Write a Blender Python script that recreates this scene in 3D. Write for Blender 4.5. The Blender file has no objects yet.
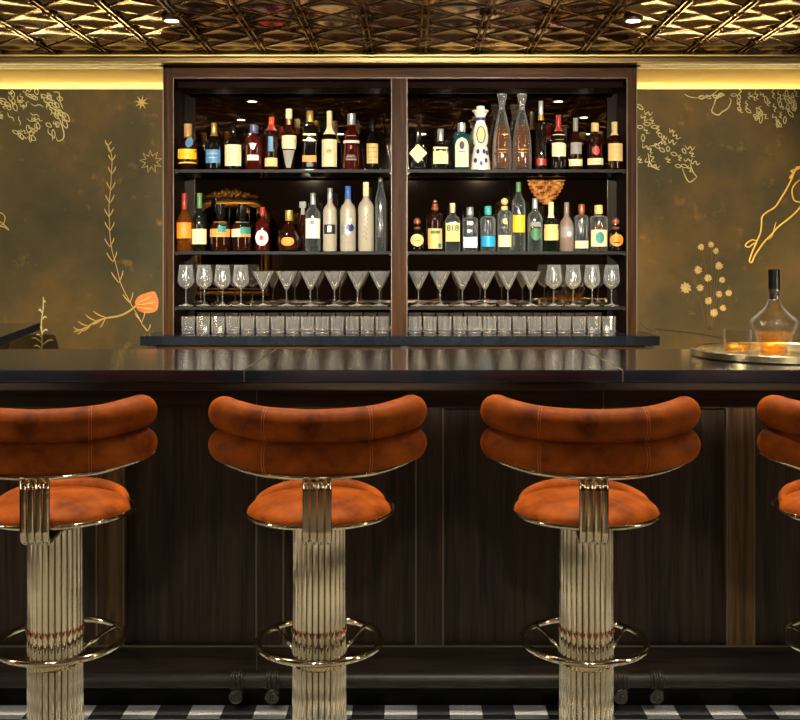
import bpy, bmesh, math, random
import numpy as np
from mathutils import Vector, Matrix
PI = math.pi
random.seed(7)
sc = bpy.context.scene
C = sc.collection

# ------------------------------------------------------------------ camera
EYE, FOC, VX, VY = 1.417, 1030.0, 411.0, 261.0
cam = bpy.data.cameras.new('camera'); camo = bpy.data.objects.new('camera', cam); C.objects.link(camo)
camo.location = (0, 0, EYE); camo.rotation_euler = (PI/2, 0, 0)
cam.sensor_width = 36; cam.sensor_fit = 'HORIZONTAL'; cam.lens = 36*FOC/800
cam.shift_x = -(VX-400)/800; cam.shift_y = -(360-VY)/800
cam.clip_start = 0.05; cam.clip_end = 60
sc.camera = camo
sc.view_settings.view_transform = 'Standard'; sc.view_settings.look = 'None'
sc.view_settings.gamma = 1; sc.view_settings.use_curve_mapping = False
sc.view_settings.exposure = 0.5
sc.cycles.transparent_max_bounces = 48; sc.cycles.max_bounces = 14; sc.cycles.caustics_reflective = False; sc.cycles.glossy_bounces = 8

def X(px, D): return (px-VX)*D/FOC          # measured on the photograph -> metres at distance D
def Z(py, D): return EYE-(py-VY)*D/FOC

# ------------------------------------------------------------------ materials
def srgb(r, g, b):
    f = lambda c: (c/255/12.92) if c/255 <= .04045 else ((c/255+.055)/1.055)**2.4
    return (f(r), f(g), f(b), 1)
def newmat(name):
    m = bpy.data.materials.new(name); m.use_nodes = True
    nt = m.node_tree; nt.nodes.clear()
    out = nt.nodes.new('ShaderNodeOutputMaterial')
    return m, nt, out
def pset(n, **k):
    for a, v in k.items():
        a = a.replace('_', ' ')
        for i in n.inputs:
            if i.name.lower() == a.lower():
                i.default_value = v; break
def plain(name, col, rough=.5, metal=0, noise=0, nscale=20, bump=0, **k):
    m, nt, out = newmat(name)
    b = nt.nodes.new('ShaderNodeBsdfPrincipled'); nt.links.new(b.outputs[0], out.inputs[0])
    pset(b, base_color=col, roughness=rough, metallic=metal, **k)
    if noise or bump:
        tc = nt.nodes.new('ShaderNodeTexCoord'); no = nt.nodes.new('ShaderNodeTexNoise')
        no.inputs['Scale'].default_value = nscale; no.inputs['Detail'].default_value = 5
        nt.links.new(tc.outputs['Object'], no.inputs['Vector'])
        if noise:
            r = nt.nodes.new('ShaderNodeMapRange')
            r.inputs['From Min'].default_value = .3; r.inputs['From Max'].default_value = .7
            r.inputs['To Min'].default_value = 1-noise; r.inputs['To Max'].default_value = 1+noise
            nt.links.new(no.outputs[0], r.inputs[0])
            mx = nt.nodes.new('ShaderNodeVectorMath'); mx.operation = 'SCALE'
            mx.inputs[0].default_value = col[:3]; nt.links.new(r.outputs[0], mx.inputs['Scale'])
            nt.links.new(mx.outputs[0], b.inputs['Base Color'])
        if bump:
            bp = nt.nodes.new('ShaderNodeBump'); bp.inputs['Strength'].default_value = bump; bp.inputs['Distance'].default_value = .004
            nt.links.new(no.outputs[0], bp.inputs['Height']); nt.links.new(bp.outputs[0], b.inputs['Normal'])
    return m
def wood(name, c1, c2, axis='z', rough=.4, scale=1.0, spec=.5):
    m, nt, out = newmat(name)
    b = nt.nodes.new('ShaderNodeBsdfPrincipled'); nt.links.new(b.outputs[0], out.inputs[0])
    pset(b, roughness=rough); pset(b, specular_ior_level=spec)
    tc = nt.nodes.new('ShaderNodeTexCoord'); mp = nt.nodes.new('ShaderNodeMapping')
    nt.links.new(tc.outputs['Object'], mp.inputs[0])
    s = {'x': (2, 45, 45), 'z': (45, 45, 2), 'y': (45, 2, 45)}[axis]
    mp.inputs['Scale'].default_value = tuple(v*scale for v in s)
    n1 = nt.nodes.new('ShaderNodeTexNoise'); n1.inputs['Scale'].default_value = 1; n1.inputs['Detail'].default_value = 7
    n1.inputs['Roughness'].default_value = .65; n1.inputs['Distortion'].default_value = .6
    nt.links.new(mp.outputs[0], n1.inputs['Vector'])
    cr = nt.nodes.new('ShaderNodeValToRGB'); cr.color_ramp.elements[0].position = .32; cr.color_ramp.elements[1].position = .68
    cr.color_ramp.elements[0].color = c1; cr.color_ramp.elements[1].color = c2
    nt.links.new(n1.outputs[0], cr.inputs[0]); nt.links.new(cr.outputs[0], b.inputs['Base Color'])
    bp = nt.nodes.new('ShaderNodeBump'); bp.inputs['Strength'].default_value = .25; bp.inputs['Distance'].default_value = .002
    nt.links.new(n1.outputs[0], bp.inputs['Height']); nt.links.new(bp.outputs[0], b.inputs['Normal'])
    return m
def glass(name, tint, body=0.0, bcol=(0, 0, 0, 1), rough=.02, refl=1.0):
    """thin-walled glass: tinted see-through mixed with some body colour, and a fresnel gloss"""
    m, nt, out = newmat(name)
    tr = nt.nodes.new('ShaderNodeBsdfTransparent'); tr.inputs[0].default_value = tint
    base = tr.outputs[0]
    if body > 0:
        df = nt.nodes.new('ShaderNodeBsdfDiffuse'); df.inputs[0].default_value = bcol
        mx = nt.nodes.new('ShaderNodeMixShader'); mx.inputs[0].default_value = body
        nt.links.new(base, mx.inputs[1]); nt.links.new(df.outputs[0], mx.inputs[2]); base = mx.outputs[0]
    gl = nt.nodes.new('ShaderNodeBsdfGlossy'); gl.inputs['Roughness'].default_value = rough
    lw = nt.nodes.new('ShaderNodeLayerWeight'); lw.inputs[0].default_value = .5
    pw = nt.nodes.new('ShaderNodeMath'); pw.operation = 'POWER'; pw.inputs[1].default_value = 4
    nt.links.new(lw.outputs['Facing'], pw.inputs[0])
    sm = nt.nodes.new('ShaderNodeMath'); sm.operation = 'MULTIPLY_ADD'; sm.inputs[1].default_value = .75; sm.inputs[2].default_value = .06*refl; sm.use_clamp = True
    nt.links.new(pw.outputs[0], sm.inputs[0])
    m2 = nt.nodes.new('ShaderNodeMixShader')
    nt.links.new(sm.outputs[0], m2.inputs[0]); nt.links.new(base, m2.inputs[1]); nt.links.new(gl.outputs[0], m2.inputs[2])
    nt.links.new(m2.outputs[0], out.inputs[0])
    return m
def emit(name, col, s):
    m, nt, out = newmat(name)
    e = nt.nodes.new('ShaderNodeEmission'); e.inputs[0].default_value = col; e.inputs[1].default_value = s
    nt.links.new(e.outputs[0], out.inputs[0]); return m

M = {}
M['oak'] = wood('dark_oak_upright', srgb(18, 13, 10), srgb(66, 50, 37), 'z', .42, 1.2, .25)
M['oak_x'] = wood('dark_oak_lengthwise', srgb(18, 13, 10), srgb(60, 45, 33), 'x', .42, 1, .2)
M['oak_stile'] = wood('figured_oak', srgb(44, 32, 20), srgb(116, 88, 54), 'z', .4, .8, .2)
M['cab'] = wood('brown_oak_upright', srgb(26, 14, 5), srgb(72, 43, 17), 'z', .45, 1, .06)
M['cab_x'] = wood('brown_oak_lengthwise', srgb(28, 15, 5), srgb(80, 48, 18), 'x', .45, 1, .06)
M['bead'] = plain('worn_edge_bead', srgb(104, 90, 70), .4, .2)
M['stone'] = plain('black_polished_stone', srgb(20, 24, 31), .16, 0, .35, 9, 0, coat_weight=1.0, coat_roughness=.11)
M['counter'] = plain('black_counter_stone', srgb(26, 30, 36), .12, 0, .3, 12)
M['lining'] = plain('dark_mahogany_lining', srgb(26, 13, 9), .8, 0, .2, 10, 0, specular_ior_level=.03)
M['edgeblack'] = plain('honed_blue_black_edge', srgb(22, 28, 38), .65, 0, .2, 20, 0, specular_ior_level=.1)
M['matblack'] = plain('matt_black_metal', srgb(14, 14, 13), .5, 0, 0, 10, 0, specular_ior_level=.15)
M['plinth'] = plain('black_plinth', srgb(7, 8, 7), .3, 0, 0, 20, 0, specular_ior_level=.12)
M['rail'] = plain('dark_bronze', srgb(34, 28, 23), .5, .4, .25, 30)
M['pewter'] = plain('dull_pewter', srgb(74, 70, 63), .35, .9)
M['velvet'] = None
M['chrome'] = plain('pale_polished_metal', srgb(232, 222, 196), .10, 1)
M['column'] = plain('champagne_metal', srgb(236, 230, 212), .045, 1)
M['gold'] = plain('brass', srgb(214, 170, 92), .16, 1)
M['palegold'] = plain('pale_brass_band', srgb(226, 204, 150), .12, 1)
M['copper'] = plain('copper_wire', srgb(170, 96, 58), .25, 1)
M['core'] = plain('column_core', srgb(40, 34, 26), .5, .5)
M['crown'] = plain('darkened_gilt_moulding', srgb(78, 58, 22), .3, .6, .1, 8)  # darkened in the colour, standing for the recessed dark band between the beads
M['goldbead'] = plain('bright_gilt_bead', srgb(206, 176, 96), .35, .4)
M['cove'] = plain('cove_paint', srgb(206, 178, 112), .75)
M['mirror'] = plain('antique_mirror', srgb(150, 138, 126), .012, 1)
M['leaf'] = plain('gold_leaf_line', srgb(196, 162, 88), .45, .2)
M['leafpale'] = plain('pale_gold_line', srgb(206, 190, 124), .5, .15)
M['leafbright'] = plain('bright_gold_line', srgb(252, 196, 70), .4, .2)
M['poppy'] = plain('painted_poppy', srgb(210, 108, 38), .6, 0, .25, 30)
M['flower'] = plain('faded_gold_petals', srgb(186, 150, 84), .55, 0, .5, 160)
M['dust'] = plain('painted_dust', srgb(104, 82, 42), .7)
M['tin_back'] = plain('dark_ceiling', srgb(40, 28, 18), .6)
M['roomwall'] = plain('tobacco_plaster', srgb(70, 52, 34), .8, 0, .15, 4)
M['gilt'] = plain('old_gilt', srgb(176, 134, 62), .38, .8, .4, 25)
M['lamp'] = emit('lamp_face', (1, .86, .62, 1), 30)
M['led'] = emit('warm_led', (1, .78, .36, 1), 34)
M['shelfled'] = emit('shelf_strip', (1, .62, .26, 1), 18)
M['trimring'] = plain('dark_trim_ring', srgb(60, 46, 28), .4, .6)
M['shelf'] = glass('shelf_glass', (.90, .95, .92, 1), .03, srgb(30, 52, 40), .02, 1.0)
M['amberglow'] = emit('amber_crystal_glow', (1, .30, .04, 1), 1.6)
def sparkle():
    nt = M['amberglow'].node_tree; e = [n for n in nt.nodes if n.type == 'EMISSION'][0]
    tc = nt.nodes.new('ShaderNodeTexCoord'); no = nt.nodes.new('ShaderNodeTexNoise'); no.inputs['Scale'].default_value = 16
    cr = nt.nodes.new('ShaderNodeValToRGB'); cr.color_ramp.elements[0].position = .35; cr.color_ramp.elements[0].color = (.25, .04, .005, 1)
    cr.color_ramp.elements[1].position = .7; cr.color_ramp.elements[1].color = (1.6, .75, .2, 1)
    nt.links.new(tc.outputs['Object'], no.inputs['Vector']); nt.links.new(no.outputs[0], cr.inputs[0]); nt.links.new(cr.outputs[0], e.inputs[0])
sparkle()
M['black'] = plain('black_gloss', srgb(12, 12, 13), .15)
M['cream'] = plain('cream_paper', srgb(226, 206, 160), .65)
M['white'] = plain('white_paper', srgb(226, 220, 206), .6)
M['ink'] = plain('dark_ink', srgb(30, 26, 22), .6)

def velvet():
    m, nt, out = newmat('rust_velvet')
    b = nt.nodes.new('ShaderNodeBsdfPrincipled'); nt.links.new(b.outputs[0], out.inputs[0])
    pset(b, roughness=.6, sheen_weight=.18, sheen_roughness=.4, sheen_tint=srgb(255, 130, 30), specular_ior_level=.12)
    tc = nt.nodes.new('ShaderNodeTexCoord')
    n1 = nt.nodes.new('ShaderNodeTexNoise'); n1.inputs['Scale'].default_value = 13; n1.inputs['Detail'].default_value = 6; n1.inputs['Roughness'].default_value = .6
    nt.links.new(tc.outputs['Object'], n1.inputs['Vector'])
    cr = nt.nodes.new('ShaderNodeValToRGB')
    cr.color_ramp.elements[0].position = .3; cr.color_ramp.elements[0].color = srgb(98, 40, 7)
    cr.color_ramp.elements[1].position = .72; cr.color_ramp.elements[1].color = srgb(182, 90, 18)
    nt.links.new(n1.outputs[0], cr.inputs[0]); nt.links.new(cr.outputs[0], b.inputs['Base Color'])
    bp = nt.nodes.new('ShaderNodeBump'); bp.inputs['Strength'].default_value = .25; bp.inputs['Distance'].default_value = .004
    nt.links.new(n1.outputs[0], bp.inputs['Height']); nt.links.new(bp.outputs[0], b.inputs['Normal'])
    return m
M['velvet'] = velvet()
M['stitch'] = plain('stitching', srgb(204, 108, 48), .7)

def mural_mat():
    m, nt, out = newmat('patinated_mural')
    b = nt.nodes.new('ShaderNodeBsdfPrincipled'); nt.links.new(b.outputs[0], out.inputs[0]); pset(b, roughness=.6, specular_ior_level=.1)
    tc = nt.nodes.new('ShaderNodeTexCoord')
    n1 = nt.nodes.new('ShaderNodeTexNoise'); n1.inputs['Scale'].default_value = 1.7; n1.inputs['Detail'].default_value = 8; n1.inputs['Roughness'].default_value = .62
    nt.links.new(tc.outputs['Object'], n1.inputs['Vector'])
    cr = nt.nodes.new('ShaderNodeValToRGB'); e = cr.color_ramp.elements
    e[0].position = .28; e[0].color = srgb(54, 53, 35); e[1].position = .75; e[1].color = srgb(112, 82, 39)
    k = e.new(.5); k.color = srgb(80, 67, 38)
    nt.links.new(n1.outputs[0], cr.inputs[0])
    # worn bright flecks
    n2 = nt.nodes.new('ShaderNodeTexNoise'); n2.inputs['Scale'].default_value = 14; n2.inputs['Detail'].default_value = 3
    nt.links.new(tc.outputs['Object'], n2.inputs['Vector'])
    r = nt.nodes.new('ShaderNodeMapRange'); r.inputs['From Min'].default_value = .64; r.inputs['From Max'].default_value = .8
    r.inputs['To Max'].default_value = .5
    nt.links.new(n2.outputs[0], r.inputs[0])
    mx = nt.nodes.new('ShaderNodeMix'); mx.data_type = 'RGBA'
    nt.links.new(r.outputs[0], mx.inputs['Factor']); nt.links.new(cr.outputs[0], mx.inputs['A']); mx.inputs['B'].default_value = srgb(150, 110, 50)
    nt.links.new(mx.outputs['Result'], b.inputs['Base Color'])
    return m
M['mural'] = mural_mat()

def tin_mat():
    m, nt, out = newmat('bronzed_tin')
    b = nt.nodes.new('ShaderNodeBsdfPrincipled'); nt.links.new(b.outputs[0], out.inputs[0])
    pset(b, metallic=1.0, roughness=.16)
    tc = nt.nodes.new('ShaderNodeTexCoord'); n1 = nt.nodes.new('ShaderNodeTexNoise'); n1.inputs['Scale'].default_value = 7
    nt.links.new(tc.outputs['Object'], n1.inputs['Vector'])
    cr = nt.nodes.new('ShaderNodeValToRGB'); cr.color_ramp.elements[0].color = srgb(112, 80, 46); cr.color_ramp.elements[1].color = srgb(168, 128, 78)
    nt.links.new(n1.outputs[0], cr.inputs[0]); nt.links.new(cr.outputs[0], b.inputs['Base Color'])
    return m
M['tin'] = tin_mat()

CHK = .2038
def carpet_mat():
    m, nt, out = newmat('checked_woven_carpet')
    b = nt.nodes.new('ShaderNodeBsdfPrincipled'); nt.links.new(b.outputs[0], out.inputs[0]); pset(b, roughness=.9)
    tc = nt.nodes.new('ShaderNodeTexCoord'); mp = nt.nodes.new('ShaderNodeMapping')
    mp.inputs['Location'].default_value = (.1847+CHK*20, -3.28+CHK*40, .01)
    nt.links.new(tc.outputs['Object'], mp.inputs[0])
    ck = nt.nodes.new('ShaderNodeTexChecker'); ck.inputs['Scale'].default_value = 2/CHK
    ck.inputs['Color1'].default_value = srgb(60, 62, 66); ck.inputs['Color2'].default_value = srgb(226, 228, 224)
    nt.links.new(mp.outputs[0], ck.inputs['Vector'])
    n1 = nt.nodes.new('ShaderNodeTexNoise'); n1.inputs['Scale'].default_value = 260
    nt.links.new(tc.outputs['Object'], n1.inputs['Vector'])
    r = nt.nodes.new('ShaderNodeMapRange'); r.inputs['From Min'].default_value = .3; r.inputs['From Max'].default_value = .7
    r.inputs['To Min'].default_value = .65; r.inputs['To Max'].default_value = 1.2
    nt.links.new(n1.outputs[0], r.inputs[0])
    mx = nt.nodes.new('ShaderNodeVectorMath'); mx.operation = 'SCALE'
    nt.links.new(ck.outputs[0], mx.inputs[0]); nt.links.new(r.outputs[0], mx.inputs['Scale'])
    nt.links.new(mx.outputs[0], b.inputs['Base Color'])
    return m
M['carpet'] = carpet_mat()
M['floorboards'] = wood('honey_floorboards', srgb(126, 116, 98), srgb(176, 166, 146), 'x', .4, .5)

# ------------------------------------------------------------------ mesh helpers
def link(o, parent=None):
    C.objects.link(o)
    if parent is not None: o.parent = parent
    return o
def obj(name, bm, mat, parent=None, smooth=False, shift=None):
    """bm: a bmesh in the parent's local space"""
    bmesh.ops.recalc_face_normals(bm, faces=bm.faces)
    me = bpy.data.meshes.new(name); bm.to_mesh(me); bm.free()
    if smooth:
        for p in me.polygons: p.use_smooth = True
    me.materials.append(M[mat] if isinstance(mat, str) else mat)
    return link(bpy.data.objects.new(name, me), parent)
def auto(o, ang=.7):
    for p in o.data.polygons: p.use_smooth = True
    try:
        o.data.set_sharp_from_angle(angle=ang)
    except Exception: pass
    return o
def thing(name, label, cat, loc=(0, 0, 0), rz=0, group=None):
    o = bpy.data.objects.new(name, None); o.empty_display_size = .05
    o.location = loc; o.rotation_euler = (0, 0, rz)
    o['label'] = label; o['category'] = cat
    if group: o['group'] = group
    return link(o)
def tag(o, label, cat, group=None):
    o['label'] = label; o['category'] = cat
    if group: o['group'] = group
    return o
def struct(o, label=None):
    o['kind'] = 'structure'
    if label: o['label'] = label
    return o
def box(x0, x1, y0, y1, z0, z1, bevel=0, bm=None):
    b = bmesh.new()
    bmesh.ops.create_cube(b, size=1, matrix=Matrix.Translation(((x0+x1)/2, (y0+y1)/2, (z0+z1)/2)) @ Matrix.Diagonal((abs(x1-x0), abs(y1-y0), abs(z1-z0), 1)))
    if bevel: bmesh.ops.bevel(b, geom=b.edges[:], offset=bevel, segments=2, profile=.5, affect='EDGES')
    if bm is None: return b
    merge(bm, b); return bm
def merge(bm, b):
    me = bpy.data.meshes.new('tmp'); b.to_mesh(me); b.free(); bm.from_mesh(me); bpy.data.meshes.remove(me)
def lathe(prof, n=24, sq=0, cx=0, cy=0, bm=None, closed=True):
    """prof: [(r,z)]; sq>0 squares the section (superellipse)"""
    bm = bm or bmesh.new(); rings = []
    for r, z in prof:
        if r < 1e-6: rings.append([bm.verts.new((cx, cy, z))]); continue
        ring = []
        for i in range(n):
            a = 2*PI*(i+.5)/n
            rr = r*sec(a, sq)
            ring.append(bm.verts.new((cx+rr*math.cos(a), cy+rr*math.sin(a), z)))
        rings.append(ring)
    for A, B in zip(rings, rings[1:]):
        if len(A) == 1 and len(B) == 1: continue
        for i in range(n):
            j = (i+1) % n
            if len(A) == 1: bm.faces.new((A[0], B[j], B[i]))
            elif len(B) == 1: bm.faces.new((A[i], A[j], B[0]))
            else: bm.faces.new((A[i], A[j], B[j], B[i]))
    return bm
def sec(a, sq):
    if not sq: return 1.0
    e = 2+sq*6
    return (abs(math.cos(a))**e+abs(math.sin(a))**e)**(-1/e)
def tube(pts, r, n=8, closed=False, caps=True, bm=None, rv=None, up=Vector((0, 0, 1))):
    """sweep a round (or elliptical) section along pts; r may be a list; rv = vertical radius"""
    bm = bm or bmesh.new(); pts = [Vector(p) for p in pts]; N = len(pts)
    rs = r if isinstance(r, (list, tuple)) else [r]*N
    rvs = rv if isinstance(rv, (list, tuple)) else ([rv]*N if rv else rs)
    rings = []; prev = None
    for i, p in enumerate(pts):
        a = pts[i-1] if (i > 0 or closed) else p
        b = pts[(i+1) % N] if (i < N-1 or closed) else p
        t = (b-a).normalized()
        if prev is None:
            u = up if abs(t.dot(up)) < .95 else Vector((1, 0, 0))
            side = t.cross(u).normalized()
        else:
            side = (prev - t*prev.dot(t)).normalized()
        prev = side; w = side.cross(t).normalized()
        rings.append([bm.verts.new(p+side*rs[i]*math.cos(2*PI*k/n)+w*rvs[i]*math.sin(2*PI*k/n)) for k in range(n)])
    for i in range(N if closed else N-1):
        A, B = rings[i], rings[(i+1) % N]
        for k in range(n):
            l = (k+1) % n
            bm.faces.new((A[k], A[l], B[l], B[k]))
    if caps and not closed:
        bm.faces.new(rings[0][::-1]); bm.faces.new(rings[-1])
    return bm
def smooth_pts(P, k=6, closed=False):
    """Catmull-Rom through points"""
    P = [Vector(p) for p in P]; N = len(P); out = []
    rng = range(N if closed else N-1)
    for i in rng:
        p1, p2 = P[i], P[(i+1) % N]
        p0 = P[i-1] if (i > 0 or closed) else p1*2-p2
        p3 = P[(i+2) % N] if (i+2 < N or closed) else p2*2-p1
        for j in range(k):
            t = j/k
            out.append(.5*((2*p1)+(p2-p0)*t+(2*p0-5*p1+4*p2-p3)*t*t+(3*p1-p0-3*p2+p3)*t**3))
    if not closed: out.append(P[-1])
    return out
def circle(cx, cy, cz, r, n=48): return [(cx+r*math.cos(2*PI*i/n), cy+r*math.sin(2*PI*i/n), cz) for i in range(n)]
def ball(c, r, bm=None, n=12):
    bm = bm or bmesh.new()
    b = bmesh.new(); bmesh.ops.create_uvsphere(b, u_segments=n, v_segments=max(6, n//2), radius=r, matrix=Matrix.Translation(c)); merge(bm, b); return bm

# ------------------------------------------------------------------ room shell
RX, YB, YF, HC = 3.6, -1.6, 5.95, 2.508
struct(obj('floor', box(-RX, RX, YB, YF, -.06, -.004), 'floorboards'), 'pale limewashed floorboards')
cp = obj('carpet', box(-RX+.02, RX-.02, 1.95, 3.279, -.004, .003), 'carpet')
tag(cp, 'black and pale grey checked woven carpet along the foot of the bar', 'carpet')
struct(obj('wall_left', box(-RX-.1, -RX, YB-.1, YF+.1, -.06, HC+.1), 'roomwall'))
struct(obj('wall_right', box(RX, RX+.1, YB-.1, YF+.1, -.06, HC+.1), 'roomwall'))
struct(obj('wall_front', box(-RX, RX, YB-.1, YB, -.06, HC+.1), 'roomwall'))
struct(obj('wall_back', box(-RX, RX, YF, YF+.1, -.06, HC+.1), 'cove'), 'cream gold cove wall behind the painted panels')
struct(obj('ceiling_slab', box(-RX, RX, YB, YF, HC+.06, HC+.12), 'tin_back'))

def tin_ceiling():
    p = .2764; x0 = X(360+66*(360-360)/66, 3.0)  # seam phase
    res = 12; d = p/res
    phx = (360-411)/238.8                         # a seam crosses the top of the picture here
    nx = int(2*RX/d)+1; y_start, y_end = YB, 5.41
    ny = int((y_end-y_start)/d)+1
    xs = np.linspace(-RX, RX, nx); ys = np.linspace(y_start, y_end, ny)
    XX, YY = np.meshgrid(xs, ys)
    u = ((XX-phx)/p) % 1.0; v = ((YY-5.40)/p) % 1.0
    pu = np.abs(u-.5)*2; pv = np.abs(v-.5)*2
    dd = pu+pv
    c = np.abs(dd-1)
    h = .010*c*(2-c)                 # pillows sink upward between the creases
    ZZ = HC+h
    verts = np.stack([XX, YY, ZZ], -1).reshape(-1, 3)
    idx = np.arange(nx*ny).reshape(ny, nx)
    q = np.stack([idx[:-1, :-1], idx[1:, :-1], idx[1:, 1:], idx[:-1, 1:]], -1).reshape(-1, 4)
    me = bpy.data.meshes.new('ceiling')
    me.vertices.add(len(verts)); me.vertices.foreach_set('co', verts.astype(np.float32).ravel())
    me.loops.add(q.size); me.loops.foreach_set('vertex_index', q.astype(np.int32).ravel())
    me.polygons.add(len(q)); me.polygons.foreach_set('loop_start', np.arange(0, q.size, 4, dtype=np.int32))
    me.polygons.foreach_set('use_smooth', np.ones(len(q), dtype=bool))
    me.update(calc_edges=True); me.validate()
    me.materials.append(M['tin'])
    bm = bmesh.new(); bm.from_mesh(me)
    for f in bm.faces: f.smooth = True
    k0 = int((-RX-phx)/p)-1
    for k in range(k0, k0+30):
        x = phx+k*p
        if not -RX+.05 < x < RX-.05: continue
        for dx in (-.013, .013): tube([(x+dx, YB, HC), (x+dx, 5.40, HC)], .0055, 8, bm=bm, rv=.007)
        if abs(x) < 2.6:
            for q in range(12):
                y = 5.40-q*p-.02
                for a in range(6): ball((x+.030*math.cos(a*PI/3), y+.030*math.sin(a*PI/3), HC-.001), .008, bm, 6)
                ball((x, y, HC-.001), .010, bm, 6)
    # diagonal creases join the middles of the tile sides
    for fam in (1, -1):
        for k in range(-40, 60):
            # line x = phx + fam*(y-5.40) + (k+.5)*p
            pts = []
            for y in (2.0, 5.395):
                pts.append((phx+fam*(y-5.40)+(k+.5)*p, y, HC))
            if max(abs(pts[0][0]), abs(pts[1][0])) > RX-.05: continue
            tube(pts, .003, 6, bm=bm)
    bm.to_mesh(me); bm.free()
    for f in me.polygons: f.use_smooth = True
    o = link(bpy.data.objects.new('ceiling', me)); struct(o, 'bronzed pressed tin ceiling of quilted diamonds'); return o
tin_ceiling()

def crown():
    # section (y,z) of the moulding swept along x
    def run(name, s, x0, x1, lab):
        bm = bmesh.new(); A = [bm.verts.new((x0, y, z)) for y, z in s]; B = [bm.verts.new((x1, y, z)) for y, z in s]
        n = len(s)
        for i in range(n): bm.faces.new((A[i], A[(i+1) % n], B[(i+1) % n], B[i]))
        bm.faces.new(A[::-1]); bm.faces.new(B)
        struct(obj(name, bm, 'crown'), lab)
    run('trim_1', [(5.405, HC+.05), (5.405, 2.500), (5.394, 2.497), (5.394, 2.488), (5.408, 2.484), (5.410, 2.468), (5.396, 2.465), (5.396, 2.456), (5.410, 2.453), (5.43, 2.453), (5.43, HC+.05)],
        -RX, RX, 'gilded stepped crown moulding under the tin ceiling')
    for nm, za, zb, ya in (('trim_4', 2.4885, 2.4965, 5.3925), ('trim_5', 2.4565, 2.4605, 5.3945)):
        struct(obj(nm, box(-RX+.001, RX-.001, ya-.004, ya+.0012, za, zb, .0012), 'goldbead'), 'bright gilt bead along the crown moulding')
    low = [(5.43, HC+.05), (5.43, 2.458), (5.455, 2.458), (5.457, 2.451), (5.472, 2.451), (5.474, 2.458), (5.515, 2.458), (5.517, 2.452), (5.53, 2.452), (5.532, 2.459), (5.56, 2.459), (5.56, HC+.05)]
    run('trim_2', low, -RX, X(163, 5.53)-.003, 'lower gilded moulding above the left wall painting')
    run('trim_3', low, X(637, 5.53)+.003, RX, 'lower gilded moulding above the right wall painting')
crown()

# ------------------------------------------------------------------ murals
DM = 5.75; MT = Z(89, DM)
CXL, CXR = X(163, 5.53), X(637, 5.53)          # outer sides of the cabinet
def mpt(px, py, off=.0015): return Vector((X(px, DM), DM-off, Z(py, DM)))
def stroke(bm, pts, w=.8, k=5, closed=False, taper=False):
    """a thin raised gold line; w = width on the wall in 5.6 mm units"""
    P = smooth_pts([mpt(*p) for p in pts], k, closed)
    r = w*DM/FOC*.56
    rr = [r*max(.35, math.sin(PI*min(1, max(0, (i+.6)/(len(P)+.2))))**.5) for i in range(len(P))] if taper else r
    tube(P, rr, 5, closed, True, bm, rv=None)
def squash(bm):
    for v in bm.verts: v.co.y = DM-.0004-(DM-.0015-v.co.y+.002)*.35
def leaf_pts(cx, cy, L, W, a):
    out = []
    for t, s in ((-.5, 0), (-.15, .5), (.2, .45), (.5, 0), (.2, -.45), (-.15, -.5)):
        x, y = t*L, s*W
        out.append((cx+x*math.cos(a)-y*math.sin(a), cy+x*math.sin(a)+y*math.cos(a)))
    return out
def squiggle(cx, cy, L, a, amp=2.2, n=5):
    out = []
    for i in range(n):
        t = i/(n-1)-.5; y = amp*(1 if i % 2 else -1)*random.uniform(.5, 1.1)
        x = t*L
        out.append((cx+x*math.cos(a)-y*math.sin(a), cy+x*math.sin(a)+y*math.cos(a)))
    return out
def part_lines(name, parent, strokes, mat='leaf'):
    bm = bmesh.new()
    for s in strokes: stroke(bm, **s)
    squash(bm)
    return obj(name, bm, mat, parent, True)

ml = obj('mural_panel', box(-RX+.002, CXL-.004, DM, DM+.06, .0, MT), 'mural')
tag(ml, 'olive brown patinated wall panel with stars, vine and orange poppy, left of the shelves', 'wall painting')
mr = obj('mural_panel', box(CXR+.004, RX-.002, DM, DM+.06, .0, MT), 'mural')
tag(mr, 'bronze brown patinated wall panel with gold leaping legs outline, behind the drinks tray', 'wall painting')

# left: foliage mass
rnd = random.Random(3)
S = []
for _ in range(120):
    a = rnd.uniform(0, 2*PI); q = math.sqrt(rnd.random())
    x = 22+44*q*math.cos(a); y = 112+34*q*math.sin(a)*1.05
    if y < 91 or x < -30 or y > 108+max(0, x-0)*.78+14: continue
    ang = .85+rnd.uniform(-.7, .7)
    k = rnd.random()
    if k < .5: S.append(dict(pts=leaf_pts(x, y, rnd.uniform(5, 9), rnd.uniform(2.2, 4), ang), closed=True, w=.75))
    elif k < .85: S.append(dict(pts=squiggle(x, y, rnd.uniform(5, 10), ang+rnd.uniform(-1, 1), 1.5), w=.85, taper=True))
    else: S.append(dict(pts=squiggle(x, y, rnd.uniform(9, 14), ang, 1.0, 4), w=.9, taper=True))
S += [dict(pts=[(53, 92), (59, 93), (60, 101), (63, 109)], w=1.1, taper=True), dict(pts=leaf_pts(66, 117, 11, 4.5, .95), closed=True, w=.9),
      dict(pts=leaf_pts(65, 124, 9, 4, 1.1), closed=True, w=.9), dict(pts=leaf_pts(53, 106, 10, 4.5, .7), closed=True, w=.9),
      dict(pts=[(51, 112), (58, 117), (62, 126), (64, 134), (63, 139), (58, 141), (56, 137)], w=1.2, taper=True)]
part_lines('leaf_cluster', ml, S, 'leafpale')
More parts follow.
